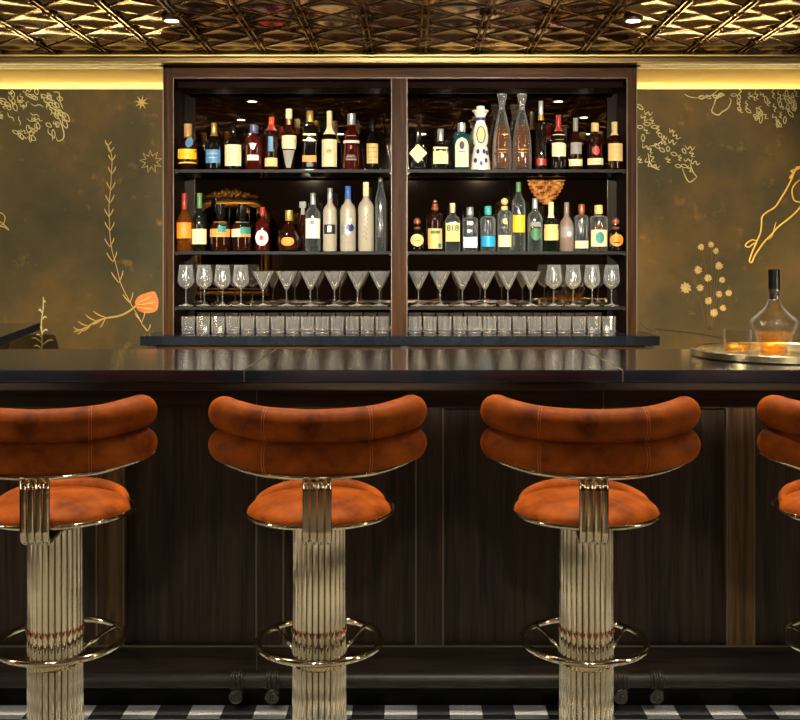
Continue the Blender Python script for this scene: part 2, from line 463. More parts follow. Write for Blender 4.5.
# stars
def star(cx, cy, ro, ri, n=8, rot=0):
    return [(cx+(ro if i % 2 == 0 else ri)*math.cos(rot+PI*i/n), cy+(ro if i % 2 == 0 else ri)*math.sin(rot+PI*i/n)) for i in range(2*n)]
bm = bmesh.new()
pv = [bm.verts.new(mpt(*p, .0014)) for p in star(141.5, 102.5, 7.6, 2.6, 8, .2)]; cv = bm.verts.new(mpt(141.5, 102.5, .004))
for i in range(16): bm.faces.new((pv[i], pv[(i+1) % 16], cv))
obj('star', bm, 'leaf', ml)
st = star(151, 161.5, 11.3, 5.6, 9, -.25)
part_lines('outline_star', ml, [dict(pts=st, closed=True, w=.8, k=1)], 'leaf')
# vine
vine = [(105, 141), (109, 147), (112, 158), (111.5, 172), (110.5, 190), (109, 205), (109.5, 220), (110, 235), (112, 250), (117, 268), (121, 284), (130, 302), (138, 316), (142, 324), (147, 331)]
S = [dict(pts=vine, w=.7)]
for (x, y, s, a) in [(107, 146, 6, -.5), (110, 152, 6, -.3), (112, 161, 7, 0), (112, 174, 8, 0), (111, 190, 9, 0), (110, 203, 9, 0), (109, 217, 9, 0), (110, 231, 10, .05), (110, 247, 10, .1),
                     (113, 262, 11, .2), (119, 283, 13, .25), (130, 303, 11, .35), (142, 322, 11, .35), (148, 331, 7, .3)]:
    for sg in (-1, 1):
        b = -PI/2-a*.6+sg*.42
        S.append(dict(pts=[(x, y), (x+.62*s*math.cos(b)+sg*.9, y+.62*s*math.sin(b)), (x+s*math.cos(b)+sg*.6, y+s*math.sin(b))], w=1.0, taper=True))
part_lines('vine', ml, S, 'leaf')
# poppy
S = [dict(pts=[(136, 306), (128, 312), (119, 316), (107, 318)], w=1.9), dict(pts=[(107, 318), (97, 321), (85, 328), (74, 332)], w=1.3)]
for (x, y, a, s) in [(107, 318, 3.6, 15), (103, 319, 2.7, 13), (96, 321, 3.7, 12), (92, 324, 2.5, 12), (88, 326, 3.6, 11), (84, 328, 2.4, 9), (81, 330, 3.5, 8), (105, 319, 2.1, 10)]:
    S.append(dict(pts=[(x, y), (x+.6*s*math.cos(a), y+.6*s*math.sin(a)+1), (x+s*math.cos(a), y+s*math.sin(a))], w=1.2, taper=True))
part_lines('poppy_stem', ml, S, 'leaf')
bm = bmesh.new()
op = [(135, 303), (138, 297), (145, 293.5), (154, 291.5), (157, 296), (158.5, 302), (157, 310), (152, 312.5), (145, 313), (138, 310)]
P = smooth_pts([mpt(*p, .0012) for p in op], 4, True); cv = bm.verts.new(mpt(147, 303, .006)); vs = [bm.verts.new(p) for p in P]
for i in range(len(vs)): bm.faces.new((vs[i], vs[(i+1) % len(vs)], cv))
pf = obj('poppy_flower', bm, 'poppy', ml, True); pf['label'] = 'orange painted poppy head'
S = [dict(pts=[(136, 304), (144, 300), (152, 296)], w=.8, taper=True), dict(pts=[(136, 305), (145, 304), (156, 302)], w=.8, taper=True), dict(pts=[(137, 307), (145, 308), (153, 309)], w=.8, taper=True)]
bm = bmesh.new()
for s in S: stroke(bm, **s)
for v in bm.verts: v.co.y -= .004
obj('petal_vein', bm, 'leafbright', pf, True)
# sprig beside the side counter
S = [dict(pts=[(43.5, 297), (43, 310), (41.5, 322), (42, 335), (42, 348)], w=1.3)]
for (x, y, a, s) in [(42, 320, -.7, 6), (42, 313, -2.3, 5), (43, 304, -.9, 4), (42, 333, -.6, 7), (42, 330, -2.4, 6), (42, 345, -.5, 13), (42, 343, -2.6, 12), (42, 349, -2.7, 9), (42, 338, -2.5, 7)]:
    S.append(dict(pts=[(x, y), (x+.6*s*math.cos(a), y+.6*s*math.sin(a)-1), (x+s*math.cos(a), y+s*math.sin(a)+1.5)], w=1.6, taper=True))
part_lines('flower_sprig', ml, S, 'leafpale')
# fragments at the frame's left edge
part_lines('scroll_fragment', ml, [dict(pts=[(-6, 214), (1, 213), (5, 217), (4, 223), (0, 226)], w=.9), dict(pts=[(-6, 226), (4, 227), (9, 230)], w=1), dict(pts=[(-6, 219), (2, 223), (9, 230)], w=1)], 'leaf')

# right mural
rnd = random.Random(11)
S = []
for (x, y) in [(640, 107), (644, 118), (648, 113), (652, 121), (647, 124), (655, 127), (660, 135), (664, 138), (672, 131), (676, 136), (657, 146), (650, 150), (643, 138), (640, 160), (646, 147), (662, 150), (668, 149), (674, 154), (680, 158),
               (684, 151), (690, 148), (692, 154), (688, 160), (684, 166), (678, 166), (690, 169), (695, 163), (652, 158), (655, 166), (648, 163), (672, 142), (664, 143), (640, 127), (646, 131), (658, 130), (668, 160)]:
    a = .75+rnd.uniform(-.8, .8)
    if rnd.random() < .55: S.append(dict(pts=squiggle(x, y, rnd.uniform(6, 10), a, 2.0), w=1.0, taper=True))
    else: S.append(dict(pts=leaf_pts(x, y, rnd.uniform(5, 8), 3, a), closed=True, w=.8))
S += [dict(pts=[(648, 153), (650, 163), (655, 168), (660, 170)], w=1.2, taper=True), dict(pts=[(650, 146), (656, 145), (664, 140)], w=1.2, taper=True), dict(pts=[(682, 168), (686, 178), (690, 182), (697, 177)], w=1.2, taper=True), dict(pts=[(690, 163), (693, 172), (697, 177)], w=1, taper=True)]
part_lines('leaf_cluster', mr, S, 'leafpale')
S = [dict(pts=[(716, 100), (713, 107), (712, 112), (718, 115), (722, 112), (728, 108), (731, 101), (729, 98)], w=1.2, taper=True), dict(pts=[(722, 93), (717, 97), (714, 104)], w=1),
     dict(pts=[(684, 94), (690, 97), (698, 98)], w=1, taper=True), dict(pts=leaf_pts(702, 97, 6, 3, .1), closed=True, w=.8), dict(pts=[(704, 98), (712, 95), (718, 90)], w=.9, taper=True)]
for _ in range(46):
    x = rnd.uniform(738, 796); lim = 92+26*max(0, 1-abs(x-770)/42)+8
    y = rnd.uniform(91, lim+6)
    a = 1.2+rnd.uniform(-.6, .6)
    if rnd.random() < .6: S.append(dict(pts=leaf_pts(x, y, rnd.uniform(4, 9), 2.8, a), closed=True, w=.8))
    else: S.append(dict(pts=squiggle(x, y, rnd.uniform(5, 10), a, 1.5), w=1.0, taper=True))
for _ in range(8):
    x = rnd.uniform(700, 740); y = rnd.uniform(91, 98)
    S.append(dict(pts=leaf_pts(x, y, 6, 2.5, rnd.uniform(-.3, .6)), closed=True, w=.7))
part_lines('branch_cluster', mr, S, 'leafpale')
# leaping legs
S = [dict(pts=[(806, 166), (796, 170), (792, 178), (786, 190), (781, 198), (775, 207), (767, 212), (762, 217), (761.5, 224), (760.5, 232), (757, 241), (753, 250), (750, 258), (749.5, 261.5), (752, 262), (754.5, 256), (759, 249), (765, 241), (771, 235), (778, 227), (787, 220), (796, 212), (806, 200)], w=1.5),
     dict(pts=[(757, 241), (752, 240), (747, 243), (745.5, 246), (749, 247), (753, 244), (756, 243)], w=1.3), dict(pts=[(776, 222), (774, 229), (772, 236), (768, 240)], w=1.0, taper=True),
     dict(pts=[(792, 177), (789.5, 178), (793, 173), (791, 171), (796, 169), (797, 167), (803, 167)], w=1.4), dict(pts=[(806, 177), (797, 182), (792, 190), (794, 200), (800, 202), (806, 203)], w=1.2)]
part_lines('leaping_legs', mr, S, 'leafbright')
# small round flowers
FL = [(701, 247, 3.6), (711, 244.5, 3.6), (716, 251, 3.4), (698, 270, 4.4), (719, 266, 4.6), (708, 278, 4.4), (722, 280, 3.4), (685.5, 288, 6), (700, 287.5, 4), (719, 294, 3.8), (728.5, 293, 3.8), (708.5, 301, 4.2), (714, 313, 4.6), (723, 308, 3.6)]
stems = []
for (x, y, r) in FL:
    bm = bmesh.new(); c = bm.verts.new(mpt(x, y, .004)); vs = []
    for i in range(18):
        rr = r*(.72+.28*(1 if i % 2 else 0)+rnd.uniform(-.12, .08)); vs.append(bm.verts.new(mpt(x+rr*math.cos(2*PI*i/18), y+rr*math.sin(2*PI*i/18), .0012)))
    for i in range(18): bm.faces.new((vs[i], vs[(i+1) % 18], c))
    obj('round_flower', bm, 'flower', mr, True)
    stems.append(dict(pts=[(x, y), ((x+709)/2+2, (y+318)/2-4), (709+.1*(x-709), 330)], w=.35))
part_lines('flower_stem', mr, stems, 'dust')
part_lines('painted_tendril', mr, [dict(pts=[(640, 322), (648, 330), (656, 332)], w=.7), dict(pts=[(655, 329), (675, 331), (700, 334), (722, 338)], w=.9)], 'ink')

# ledge and LED strips behind the panels
for (a, b, side) in ((-RX+.03, CXL-.02, 'left'), (CXR+.02, RX-.03, 'right')):
    o = thing('cove_light', 'warm yellow strip light hidden along the top of the wall painting %s of the shelves' % side, 'strip light', ((a+b)/2, 5.930, MT-.010), 0, 'cove lights')
    h = (b-a)/2
    obj('light_channel', box(-h, h, -.018, .018, -.03, 0), 'crown', o)
    obj('light_strip', box(-h, h, -.012, .012, .0005, .008), 'led', o)

# ------------------------------------------------------------------ back bar
DF = 5.53; KB = FOC/DF
cab = thing('back_bar_cabinet', 'tall dark oak two bay back bar cabinet with mirrored back and glass shelves', 'cabinet', (0, 0, 0))
ZC = 1.025; ZT = Z(78, DF); ZTOP = 2.497
xl0, xl1, xm0, xm1, xr0, xr1 = [X(p, DF) for p in (163, 173.5, 391.5, 407, 627, 637)]
DB = 5.80
obj('side_panel', box(xl0, xl1, DF, 5.945, ZC, ZTOP), 'cab', cab)
obj('side_panel', box(xr0, xr1, DF, 5.945, ZC, ZTOP), 'cab', cab)
obj('centre_post', box(xm0, xm1, DF, DB, ZC, ZT), 'cab', cab)
obj('header', box(xl1, xr0, DF, DF+.05, ZT, ZTOP), 'cab_x', cab)
obj('top_panel', box(xl1, xr0, DF+.05, DB, ZT+.005, ZT+.03), 'lining', cab)
obj('inner_rail', box(xl1, xr0, DF+.10, DF+.13, ZT-.035, ZT+.005), 'lining', cab)
for a, b in ((xl1, xl1+.002), (xr0-.002, xr0), (xm0-.002, xm0), (xm1, xm1+.002)): obj('side_lining', box(a, b, DF+.004, DB-.0005, ZC+.001, ZT), 'lining', cab)
obj('back_board', box(xl1, xr0, DB+.008, DB+.03, ZC, ZT+.03), 'oak', cab)
for a, b in ((xl1, xm0), (xm1, xr0)):
    obj('mirror_panel', box(a+.001, b-.001, DB, DB+.006, ZC, ZT-.04), 'mirror', cab)
bm = bmesh.new()
for x in (xl1, xm0, xm1, xr0):
    box(x-.0014, x+.0014, DF-.003, DF+.001, ZC, ZT, 0, bm)
box(xl1, xr0, DF-.003, DF+.001, ZT-.0014, ZT+.0014, 0, bm)
box(xl0-.001, xl0+.003, DF-.003, DF+.001, ZC, ZTOP, 0, bm); box(xr1-.003, xr1+.001, DF-.003, DF+.001, ZC, ZTOP, 0, bm)
obj('edge_bead', bm, 'bead', cab)
DS = 5.60; KS = FOC/DS                                  # the bottles' row
SH = [Z(170.2, DS), Z(251.3, DS), Z(306, DS)]
for z in SH:
    for a, b in ((xl1, xm0), (xm1, xr0)):
        s = obj('glass_shelf', box(a+.004, b-.004, DF+.02, DB-.004, z-.012, z), 'shelf', cab)
        if z == SH[2]: obj('light_strip', box(a+.02, b-.02, DF+.0205, DF+.025, z-.0165, z-.013), 'shelfled', s)
        r = obj('shelf_rail', box(a+.0035, b-.0035, DF+.012, DF+.02, z-.017, z-.001), 'matblack', s)
        for xx in (a+.006, b-.006):
            obj('shelf_clip', box(xx-.005, xx+.005, DF+.03, DF+.05, z-.022, z-.0125), 'pewter', s)
# counter
bc = thing('back_counter', 'black stone counter under the back bar cabinet, on a dark oak base', 'counter')
cx0, cx1 = X(140, 5.38), X(660, 5.38)
obj('countertop', box(cx0, cx1, 5.38, 5.748, ZC-.05, ZC-.0005, .003), 'counter', bc)
obj('base', box(cx0+.035, cx1-.035, 5.42, 5.748, 0, ZC-.05), 'cab_x', bc)
bm = bmesh.new()
for x in (cx0+.03, X(400, 5.4), cx1-.075): box(x, x+.045, 5.40, 5.42, 0, ZC-.05, 0, bm)
obj('stile', bm, 'oak', bc)

# ------------------------------------------------------------------ bar
bar = thing('bar_counter', 'dark oak panelled front of the long bar behind the stools', 'bar counter', (0, 3.28, 0))
BW = 3.1
def bobj(n, x0, x1, y0, y1, z0, z1, m, p=bar, bev=0): return obj(n, box(x0, x1, y0-3.28, y1-3.28, z0, z1, bev), m, p)
zr0, zr1 = Z(645, 3.27), Z(408, 3.27)
bobj('panel_board', -2.3, 2.9, 3.29, 3.32, .1, 1.05, 'oak')
bobj('carcass', -2.3, 2.9, 3.32, 3.74, .0, 1.055, 'oak')
bobj('top_rail', -2.3, 2.9, 3.265, 3.29, zr1, 1.03, 'oak_x')
bobj('moulding', -2.3, 2.9, 3.235, 3.29, 1.03, 1.055, 'oak_x', bev=.006)
bobj('bottom_rail', -2.3, 2.9, 3.265, 3.29, Z(673, 3.27), zr0, 'oak_x')
bobj('plinth', -2.3, 2.9, 3.28, 3.32, 0, Z(673, 3.27), 'plinth')
for i in range(-3, 7):
    xc = X(110.5+159.5*i, 3.27) if i not in (4,) else X(740, 3.27)
    x0, x1 = xc-.043, xc+.043
    st_ = bobj('stile', x0, x1, 3.266, 3.29, zr0, zr1, 'oak_stile' if i in (0, 4) else 'oak')
    bm = bmesh.new()
    for x in (x0, x1): box(x-.0025, x+.0025, 3.263-3.28, 3.29-3.28, zr0, zr1, 0, bm)
    obj('edge_bead', bm, 'bead', st_)
bm = bmesh.new(); box(-2.3, 2.9, 3.262-3.28, 3.266-3.28, zr0-.004, zr0+.001, 0, bm)
obj('panel_bead', bm, 'bead', bar)
bm = bmesh.new()
for px in (257, 603): box(X(px, 3.27)-.0012, X(px, 3.27)+.0012, 3.2625-3.28, 3.2655-3.28, .12, 1.03, 0, bm)
obj('unit_seam', bm, 'bead', bar)

top = thing('stone_worktop', 'black polished stone top of the long bar, in three slabs with fine pale seams', 'countertop', (0, 3.06, 1.056))
s1, s2 = X(244, 3.06), X(623, 3.06)
for a, b in ((-2.35, s1-.001), (s1+.001, s2-.001), (s2+.001, 2.9)):
    obj('stone_slab', box(a, b, 0, .73, 0, .037, .0035), 'stone', top)
bm = bmesh.new()
for x in (s1, s2): box(x-.001, x+.001, .0005, .7295, .002, .0368, 0, bm)
obj('seam_filler', bm, 'bead', top)
obj('edge_batten', box(-2.35, 2.9, .012, .16, -.026, -.001, .004), 'oak_x', top)
# bar return on the left
z = 1.093
ret = thing('bar_return', 'dark stone topped side wing of the bar at the far left edge', 'counter', (-1.75, 4.6, 0))
def poly(pts, z0, z1):
    bm = bmesh.new(); A = [bm.verts.new((x, y, z0)) for x, y in pts]; B = [bm.verts.new((x, y, z1)) for x, y in pts]; n = len(pts)
    for i in range(n): bm.faces.new((A[i], A[(i+1) % n], B[(i+1) % n], B[i]))
    bm.faces.new(A[::-1]); bm.faces.new(B); return bm
e0, e1 = (-1.635, 3.80), (-1.943, 5.38)
L = lambda p, dx: (p[0]+1.75+dx, p[1]-4.6)
obj('countertop', poly([L(e0, 0), L(e1, 0), L((e1[0]-.6, e1[1]), 0), L((e0[0]-.6, e0[1]), 0)], z-.037, z), 'stone', ret)
em = (-1.807, 4.68)
obj('base', poly([L(e0, -.02), L(em, -.02), L(em, -.55), L(e0, -.55)], 0, z-.037), 'oak', ret)
obj('edge_band', poly([L(e0, .0045), L(e1, .0045), L(e1, .0005), L(e0, .0005)], z-.036, z-.001), 'edgeblack', ret)

# foot rail
fr = thing('foot_rail', 'dark bronze foot rail along the foot of the bar with ringed collars and scroll brackets', 'foot rail', (0, 3.17, 0))
zr = Z(680.5, 3.17)
obj('rail', tube([(-2.3, 0, zr), (2.9, 0, zr)], .0215, 16), 'rail', fr, True)
for px in (-98, 236, 272, 622, 658, 1000):
    x = X(px, 3.15)
    bm = bmesh.new()
    for dx, r in ((-.016, .026), (-.008, .029), (0, .026), (.008, .029), (.016, .026)):
        tube([(x+dx-.004, 0, zr), (x+dx+.004, 0, zr)], r, 16, bm=bm)
    c = obj('collar', bm, 'rail', fr, True)
    sp = [(x+.002, -.028+.0*i, zr-.02) for i in range(1)]
    sp = []
    for i in range(26):
        t = i/25; a = .6+t*2.3*2*PI; rr = .022*(1-.8*t)
        sp.append((x+rr*math.cos(a)*1.0, -.012, zr-.046+rr*math.sin(a)))
    bm = tube(sp, .0055, 8)
    ball((x, -.012, zr-.046), .0085, bm)
    tube([(x, -.01, zr-.02), (x, .0, zr-.05), (x, .06, zr-.05), (x, .084, zr-.02)], .008, 8, bm=bm)
    obj('scroll_bracket', bm, 'pewter', c, True)

# ------------------------------------------------------------------ stools
def sweep_roll(path, rh, rv, n=20):
    P = smooth_pts(path, 8); N = len(P)
    L = [0]
    for a, b in zip(P, P[1:]): L.append(L[-1]+(b-a).length)
    T = L[-1]; cap = rv*1.05
    # re-sample with rounded ends
    ss = [cap*(1-math.cos(t*PI/2/7)) for t in range(8)]
    inner = [cap+(T-2*cap)*i/40 for i in range(1, 40)]
    ss = ss+inner+[T-s for s in ss[::-1]]
    pts, k = [], []
    for s in ss:
        i = max(j for j in range(N) if L[j] <= s+1e-9); i = min(i, N-2)
        f = (s-L[i])/max(1e-9, L[i+1]-L[i]); pts.append(P[i].lerp(P[i+1], f))
        e = min(s, T-s)
        k.append(1 if e >= cap else math.sqrt(max(.0015, 1-((cap-e)/cap)**2)))
    return tube(pts, [rh*q for q in k], n, False, True, rv=[rv*q for q in k]), pts
PATH = [(-.255, .074), (-.239, .050), (-.20, .016), (-.127, -.016), (0, -.030), (.127, -.016), (.20, .016), (.239, .050), (.255, .074)]  # plan, y grows to the bar
def path3(z, grow=0, rise=.034):
    return [(x*(1+grow), y-(grow*.25), z+rise*(abs(x)/.262)**2.5) for x, y in PATH]
def tube_arc(pts, r, name, mat, parent): return obj(name, tube(smooth_pts(pts, 5), r, 10), mat, parent, True)

def make_stool():
    """local frame: origin on the floor under the column, y towards the bar"""
    t = thing('bar_stool', '', 'bar stool')
    # column
    bm = bmesh.new(); NT = 26; R = .0622; tr = .0071
    for i in range(NT):
        a = 2*PI*i/NT; x, y = R*math.cos(a), R*math.sin(a)
        tube([(x, y, .03), (x, y, .745)], tr, 12, bm=bm, caps=False)
    col = obj('column', bm, 'column', t, True)
    obj('column_core', lathe([(0, .03), (R-.003, .03), (R-.003, .742), (0, .742)], 32), 'core', col)
    zz = []
    for i in range(NT*4):
        a = 2*PI*i/(NT*4); rr = R+tr+.0006-(.0035 if i % 4 in (0,) else 0)
        zz.append((rr*math.cos(a), rr*math.sin(a), .481+(.0085 if (i % 4) == 0 else (-.0085 if i % 4 == 2 else 0))))
    bz = obj('zigzag_band', tube(zz, .0021, 6, True), 'copper', col, True); bz['label'] = 'copper zigzag wire band'
    obj('collar', lathe([(R+.004, .390), (R+tr+.003, .390), (R+tr+.0045, .392), (R+tr+.0045, .413), (R+tr+.003, .416), (R+.004, .416), (R+.004, .390)], 48), 'palegold', col, True)
    obj('column_cap', lathe([(0, .741), (.072, .741), (.074, .745), (.074, .751), (0, .751)], 40), 'chrome', t)
    obj('base_plate', lathe([(0, .004), (.2, .004), (.205, .008), (.205, .014), (.19, .022), (.085, .03), (0, .03)], 56), 'column', t, True)
    # foot ring, set towards the bar
    fr_ = obj('foot_ring', tube(circle(0, .050, .427, .160, 64), .0085, 12, True), 'chrome', t, True)
    for s in (-1, 1):
        obj('strut', tube([(s*.060, -.004, .420), (s*.118, .154, .425)], .0052, 10), 'chrome', fr_, True)
    # seat
    sy = .035
    ring = obj('seat_rim', tube(circle(0, sy, .772, .192, 64), .0062, 12, True), 'chrome', t, True)
    obj('seat_pan', lathe([(0, .750), (.12, .750), (.165, .764), (.172, .770), (0, .772)], 48, cy=sy), 'core', t, True)
    pr = []
    for i in range(13):
        a = PI/2*i/12; pr.append((.178*math.sin(a)**.85 if i else 0, .774+.050*math.cos(a)**.9 if i < 12 else .774))
    bm = lathe(pr[::-1]+[], 56)
    for v in bm.verts:
        v.co.y = sy-.026+v.co.y*.92; v.co.x *= 1.035
    obj('seat_cushion', bm, 'velvet', t, True)
    pts, rh, rv = [], [], []
    for i in range(33):
        a = PI*(-.04+1.08*i/32); k = max(.12, math.sin(max(0.02, min(PI-.02, PI*i/32)))**.6)
        pts.append((.164*math.cos(a), sy+.164*math.sin(a)*1.0+.0, .776+.016*k)); rh.append(.024*k); rv.append(.030*k)
    sb = obj('seat_bolster', tube(pts, rh, 14, rv=rv), 'velvet', t, True); sb['label'] = 'raised front roll of the seat'
    # back
    base_y = -.128
    def back(z): return [(x, y+base_y, zz) for x, y, zz in path3(z)]
    for zc, rv_ in ((1.017, .043), (.938, .043)):
        bm, pp = sweep_roll(back(zc), .037, rv_)
        rl = obj('back_cushion', bm, 'velvet', t, True)
        for f in (-.123, .123):
            i = min(range(len(pp)), key=lambda k: abs(pp[k].x-f)); p = pp[i]; tn = (pp[i+1]-pp[i-1]).normalized(); sd = Vector((tn.y, -tn.x, 0)).normalized()
            bm2 = bmesh.new()
            for off in (-.003, .003):
                tube([p+tn*off+sd*(.0372*math.cos(b))+Vector((0, 0, rv_*.997*math.sin(b))) for b in [PI*(-.47+.94*j/16) for j in range(17)]], .0009, 5, bm=bm2)
            obj('seam', bm2, 'stitch', rl, True)
    rp = smooth_pts([(x*1.02, y+base_y-.022+.012*(abs(x)/.262)**2, zz) for x, y, zz in path3(.8985, 0, .040)], 6)
    obj('back_rail', tube(rp, .0062, 10), 'chrome', t, True)
    y0 = base_y-.052
    for i in range(4):
        x = (i-1.5)*.0178
        pts = [(x, y0, .897), (x, y0, .79), (x, y0, .765), (x, y0+.004, .752), (x, y0+.014, .744), (x, y0+.03, .741), (x, y0+.115, .741)]
        obj('support_tube', tube([(p) for p in smooth_pts(pts, 4)], .0087, 12), 'chrome', t, True)
    return t
def kids(o): return [c for c in bpy.data.objects if c.parent == o]
def dup(root, loc, rz, label):
    r = root.copy(); C.objects.link(r); r.location = loc; r.rotation_euler = (0, 0, rz); r['label'] = label
    for ch in kids(root):
        c = ch.copy(); C.objects.link(c); c.parent = r
        for g in kids(ch):
            d = g.copy(); C.objects.link(d); d.parent = c
    return r
DST = 2.64
stool = make_stool(); stool['group'] = 'bar stools along the bar'
spots = [(X(55.5, DST), .07, 'rust velvet bar stool on a fluted column, leftmost, cut by the picture edge'),
         (X(319.3, DST), .06, 'whole rust velvet bar stool under the left bay of shelves, on fluted metal column'),
         (X(586.3, DST), -.07, 'whole rust velvet bar stool under the right bay of shelves, on fluted metal column'),
         (1.14, -.05, 'rust velvet bar stool below the drinks tray, mostly out of frame')]
for i, (x, rz, lab) in enumerate(spots):
    if i == 0:
        stool.location = (x, DST, 0); stool.rotation_euler = (0, 0, rz); stool['label'] = lab
    else: dup(stool, (x, DST, 0), rz, lab)

# ------------------------------------------------------------------ glassware
def rim_glass(name, tint, lo_, hi, col, gloss=.14, rough=.08, power=3):
    """thin cut glass: clear face-on, whitened in the colour edge-on to stand for refracted brightness, with a soft gloss"""
    m, nt, out = newmat(name)
    tr = nt.nodes.new('ShaderNodeBsdfTransparent'); tr.inputs[0].default_value = tint
    df = nt.nodes.new('ShaderNodeBsdfDiffuse'); df.inputs[0].default_value = col
    tl = nt.nodes.new('ShaderNodeBsdfTranslucent'); tl.inputs[0].default_value = col
    ad = nt.nodes.new('ShaderNodeMixShader'); ad.inputs[0].default_value = .35
    nt.links.new(df.outputs[0], ad.inputs[1]); nt.links.new(tl.outputs[0], ad.inputs[2])
    lw = nt.nodes.new('ShaderNodeLayerWeight'); lw.inputs[0].default_value = .5
    pw = nt.nodes.new('ShaderNodeMath'); pw.operation = 'POWER'; pw.inputs[1].default_value = power; nt.links.new(lw.outputs['Facing'], pw.inputs[0])
    ma = nt.nodes.new('ShaderNodeMath'); ma.operation = 'MULTIPLY_ADD'; ma.inputs[1].default_value = hi; ma.inputs[2].default_value = lo_; ma.use_clamp = True
    nt.links.new(pw.outputs[0], ma.inputs[0])
    m1 = nt.nodes.new('ShaderNodeMixShader'); nt.links.new(ma.outputs[0], m1.inputs[0]); nt.links.new(tr.outputs[0], m1.inputs[1]); nt.links.new(ad.outputs[0], m1.inputs[2])
    gl = nt.nodes.new('ShaderNodeBsdfGlossy'); gl.inputs['Roughness'].default_value = rough
    mg = nt.nodes.new('ShaderNodeMath'); mg.operation = 'MULTIPLY_ADD'; mg.inputs[1].default_value = .5; mg.inputs[2].default_value = gloss; mg.use_clamp = True
    nt.links.new(pw.outputs[0], mg.inputs[0])
    m2 = nt.nodes.new('ShaderNodeMixShader'); nt.links.new(mg.outputs[0], m2.inputs[0]); nt.links.new(m1.outputs[0], m2.inputs[1]); nt.links.new(gl.outputs[0], m2.inputs[2])
    nt.links.new(m2.outputs[0], out.inputs[0]); return m
M['clear'] = rim_glass('clear_glass', (.97, .98, .98, 1), .07, 1.0, srgb(252, 252, 250), .16, .10)
M['whisky'] = glass('whisky', (1, .74, .32, 1), .22, srgb(246, 164, 40), .03, .6)
def shared(name, bm, mat, smooth=True):
    bmesh.ops.recalc_face_normals(bm, faces=bm.faces)
    me = bpy.data.meshes.new(name); bm.to_mesh(me); bm.free()
    for p in me.polygons: p.use_smooth = smooth
    me.materials.append(M[mat]); return me
def ordinal(n): return ['first', 'second', 'third', 'fourth', 'fifth', 'sixth', 'seventh', 'eighth', 'ninth', 'tenth', 'eleventh', 'twelfth', 'thirteenth', 'fourteenth'][n]
# wine glass: 41 px tall, 17 wide
u = 1/KS
wh = 41*u; wr = 8.3*u
wbowl = shared('bowl', lathe([(.0035, .42*wh), (.35*wr, .435*wh), (.75*wr, .50*wh), (.98*wr, .585*wh), (1.0*wr, .64*wh), (.9*wr, .82*wh), (.78*wr, wh), (.76*wr, wh), (.88*wr, .82*wh), (.97*wr, .64*wh), (.95*wr, .59*wh), (.72*wr, .51*wh), (.3*wr, .455*wh), (0, .45*wh)], 20), 'clear')
wstem = shared('stem', lathe([(.0045, .012), (.0030, .03), (.0028, .33*wh), (.0036, .42*wh)], 10), 'clear')
wfoot = shared('foot', lathe([(0, .0008), (.86*wr, .0008), (.88*wr, .003), (.4*wr, .006), (.005, .013), (0, .013)], 20), 'clear')
mh = 34.5*u; mr_ = 10.6*u
mbowl = shared('bowl', lathe([(.0035, .47*mh), (.2*mr_, .50*mh), (.99*mr_, .99*mh), (mr_, mh), (.965*mr_, mh), (.18*mr_, .525*mh), (0, .51*mh)], 22), 'clear')
mstem = shared('stem', lathe([(.0045, .012), (.0032, .03), (.0030, .38*mh), (.0036, .47*mh)], 10), 'clear')
mfoot = shared('foot', lathe([(0, .0008), (.78*mr_, .0008), (.8*mr_, .003), (.4*mr_, .006), (.005, .013), (0, .013)], 20), 'clear')
def stemware(kind, px, label, y=DS):
    o = thing('wine_glass' if kind == 'w' else 'martini_glass', label, 'glass', (X(px, DS), y, SH[2]+.0005), random.uniform(0, 3), 'wine glasses on the lowest glass shelf' if kind == 'w' else 'martini glasses on the lowest glass shelf')
    for n, me in zip(('bowl', 'stem', 'foot'), (wbowl, wstem, wfoot) if kind == 'w' else (mbowl, mstem, mfoot)):
        link(bpy.data.objects.new(n, me), o)
for i, px in enumerate((186, 204.3, 222.6, 241)): stemware('w', px, 'clear stemmed wine glass in the left bay, %s from the outer side panel' % ordinal(i))
for i, px in enumerate((263, 286.5, 310.5, 334.5, 357.5, 379.5)): stemware('m', px, 'clear martini glass in the left bay, %s to the right of the wine glasses' % ordinal(i))
for i, px in enumerate((418.5, 440, 462.5, 485, 508, 530.5)): stemware('m', px, 'clear martini glass in the right bay, %s from the centre post' % ordinal(i))
for i, px in enumerate((611.6, 592, 573, 553.8)): stemware('w', px, 'clear stemmed wine glass in the right bay, %s from the outer side panel' % ordinal(i))
th = 16.4*u; tr_ = 6.9*u
tme = shared('tumbler', lathe([(0, .0006), (.86*tr_, .0006), (.92*tr_, .004), (tr_, th), (.94*tr_, th), (.85*tr_, .018), (0, .015)], 12), 'clear', False)
for bay, a, side in ((0, 188.5, 'left bay'), (1, 415, 'right bay')):
    for i in range(14):
        if bay == 0: lab = 'clear tumbler on the counter in the left bay, %s from the outer side panel' % ordinal(i)
        else: lab = 'clear tumbler on the counter in the right bay, %s from the centre post' % ordinal(i)
        o = bpy.data.objects.new('tumbler', tme); link(o); o.location = (X(a+14.9*i, DS), DS-.005, ZC+.0003)
        tag(o, lab, 'glass', 'tumblers on the back counter')

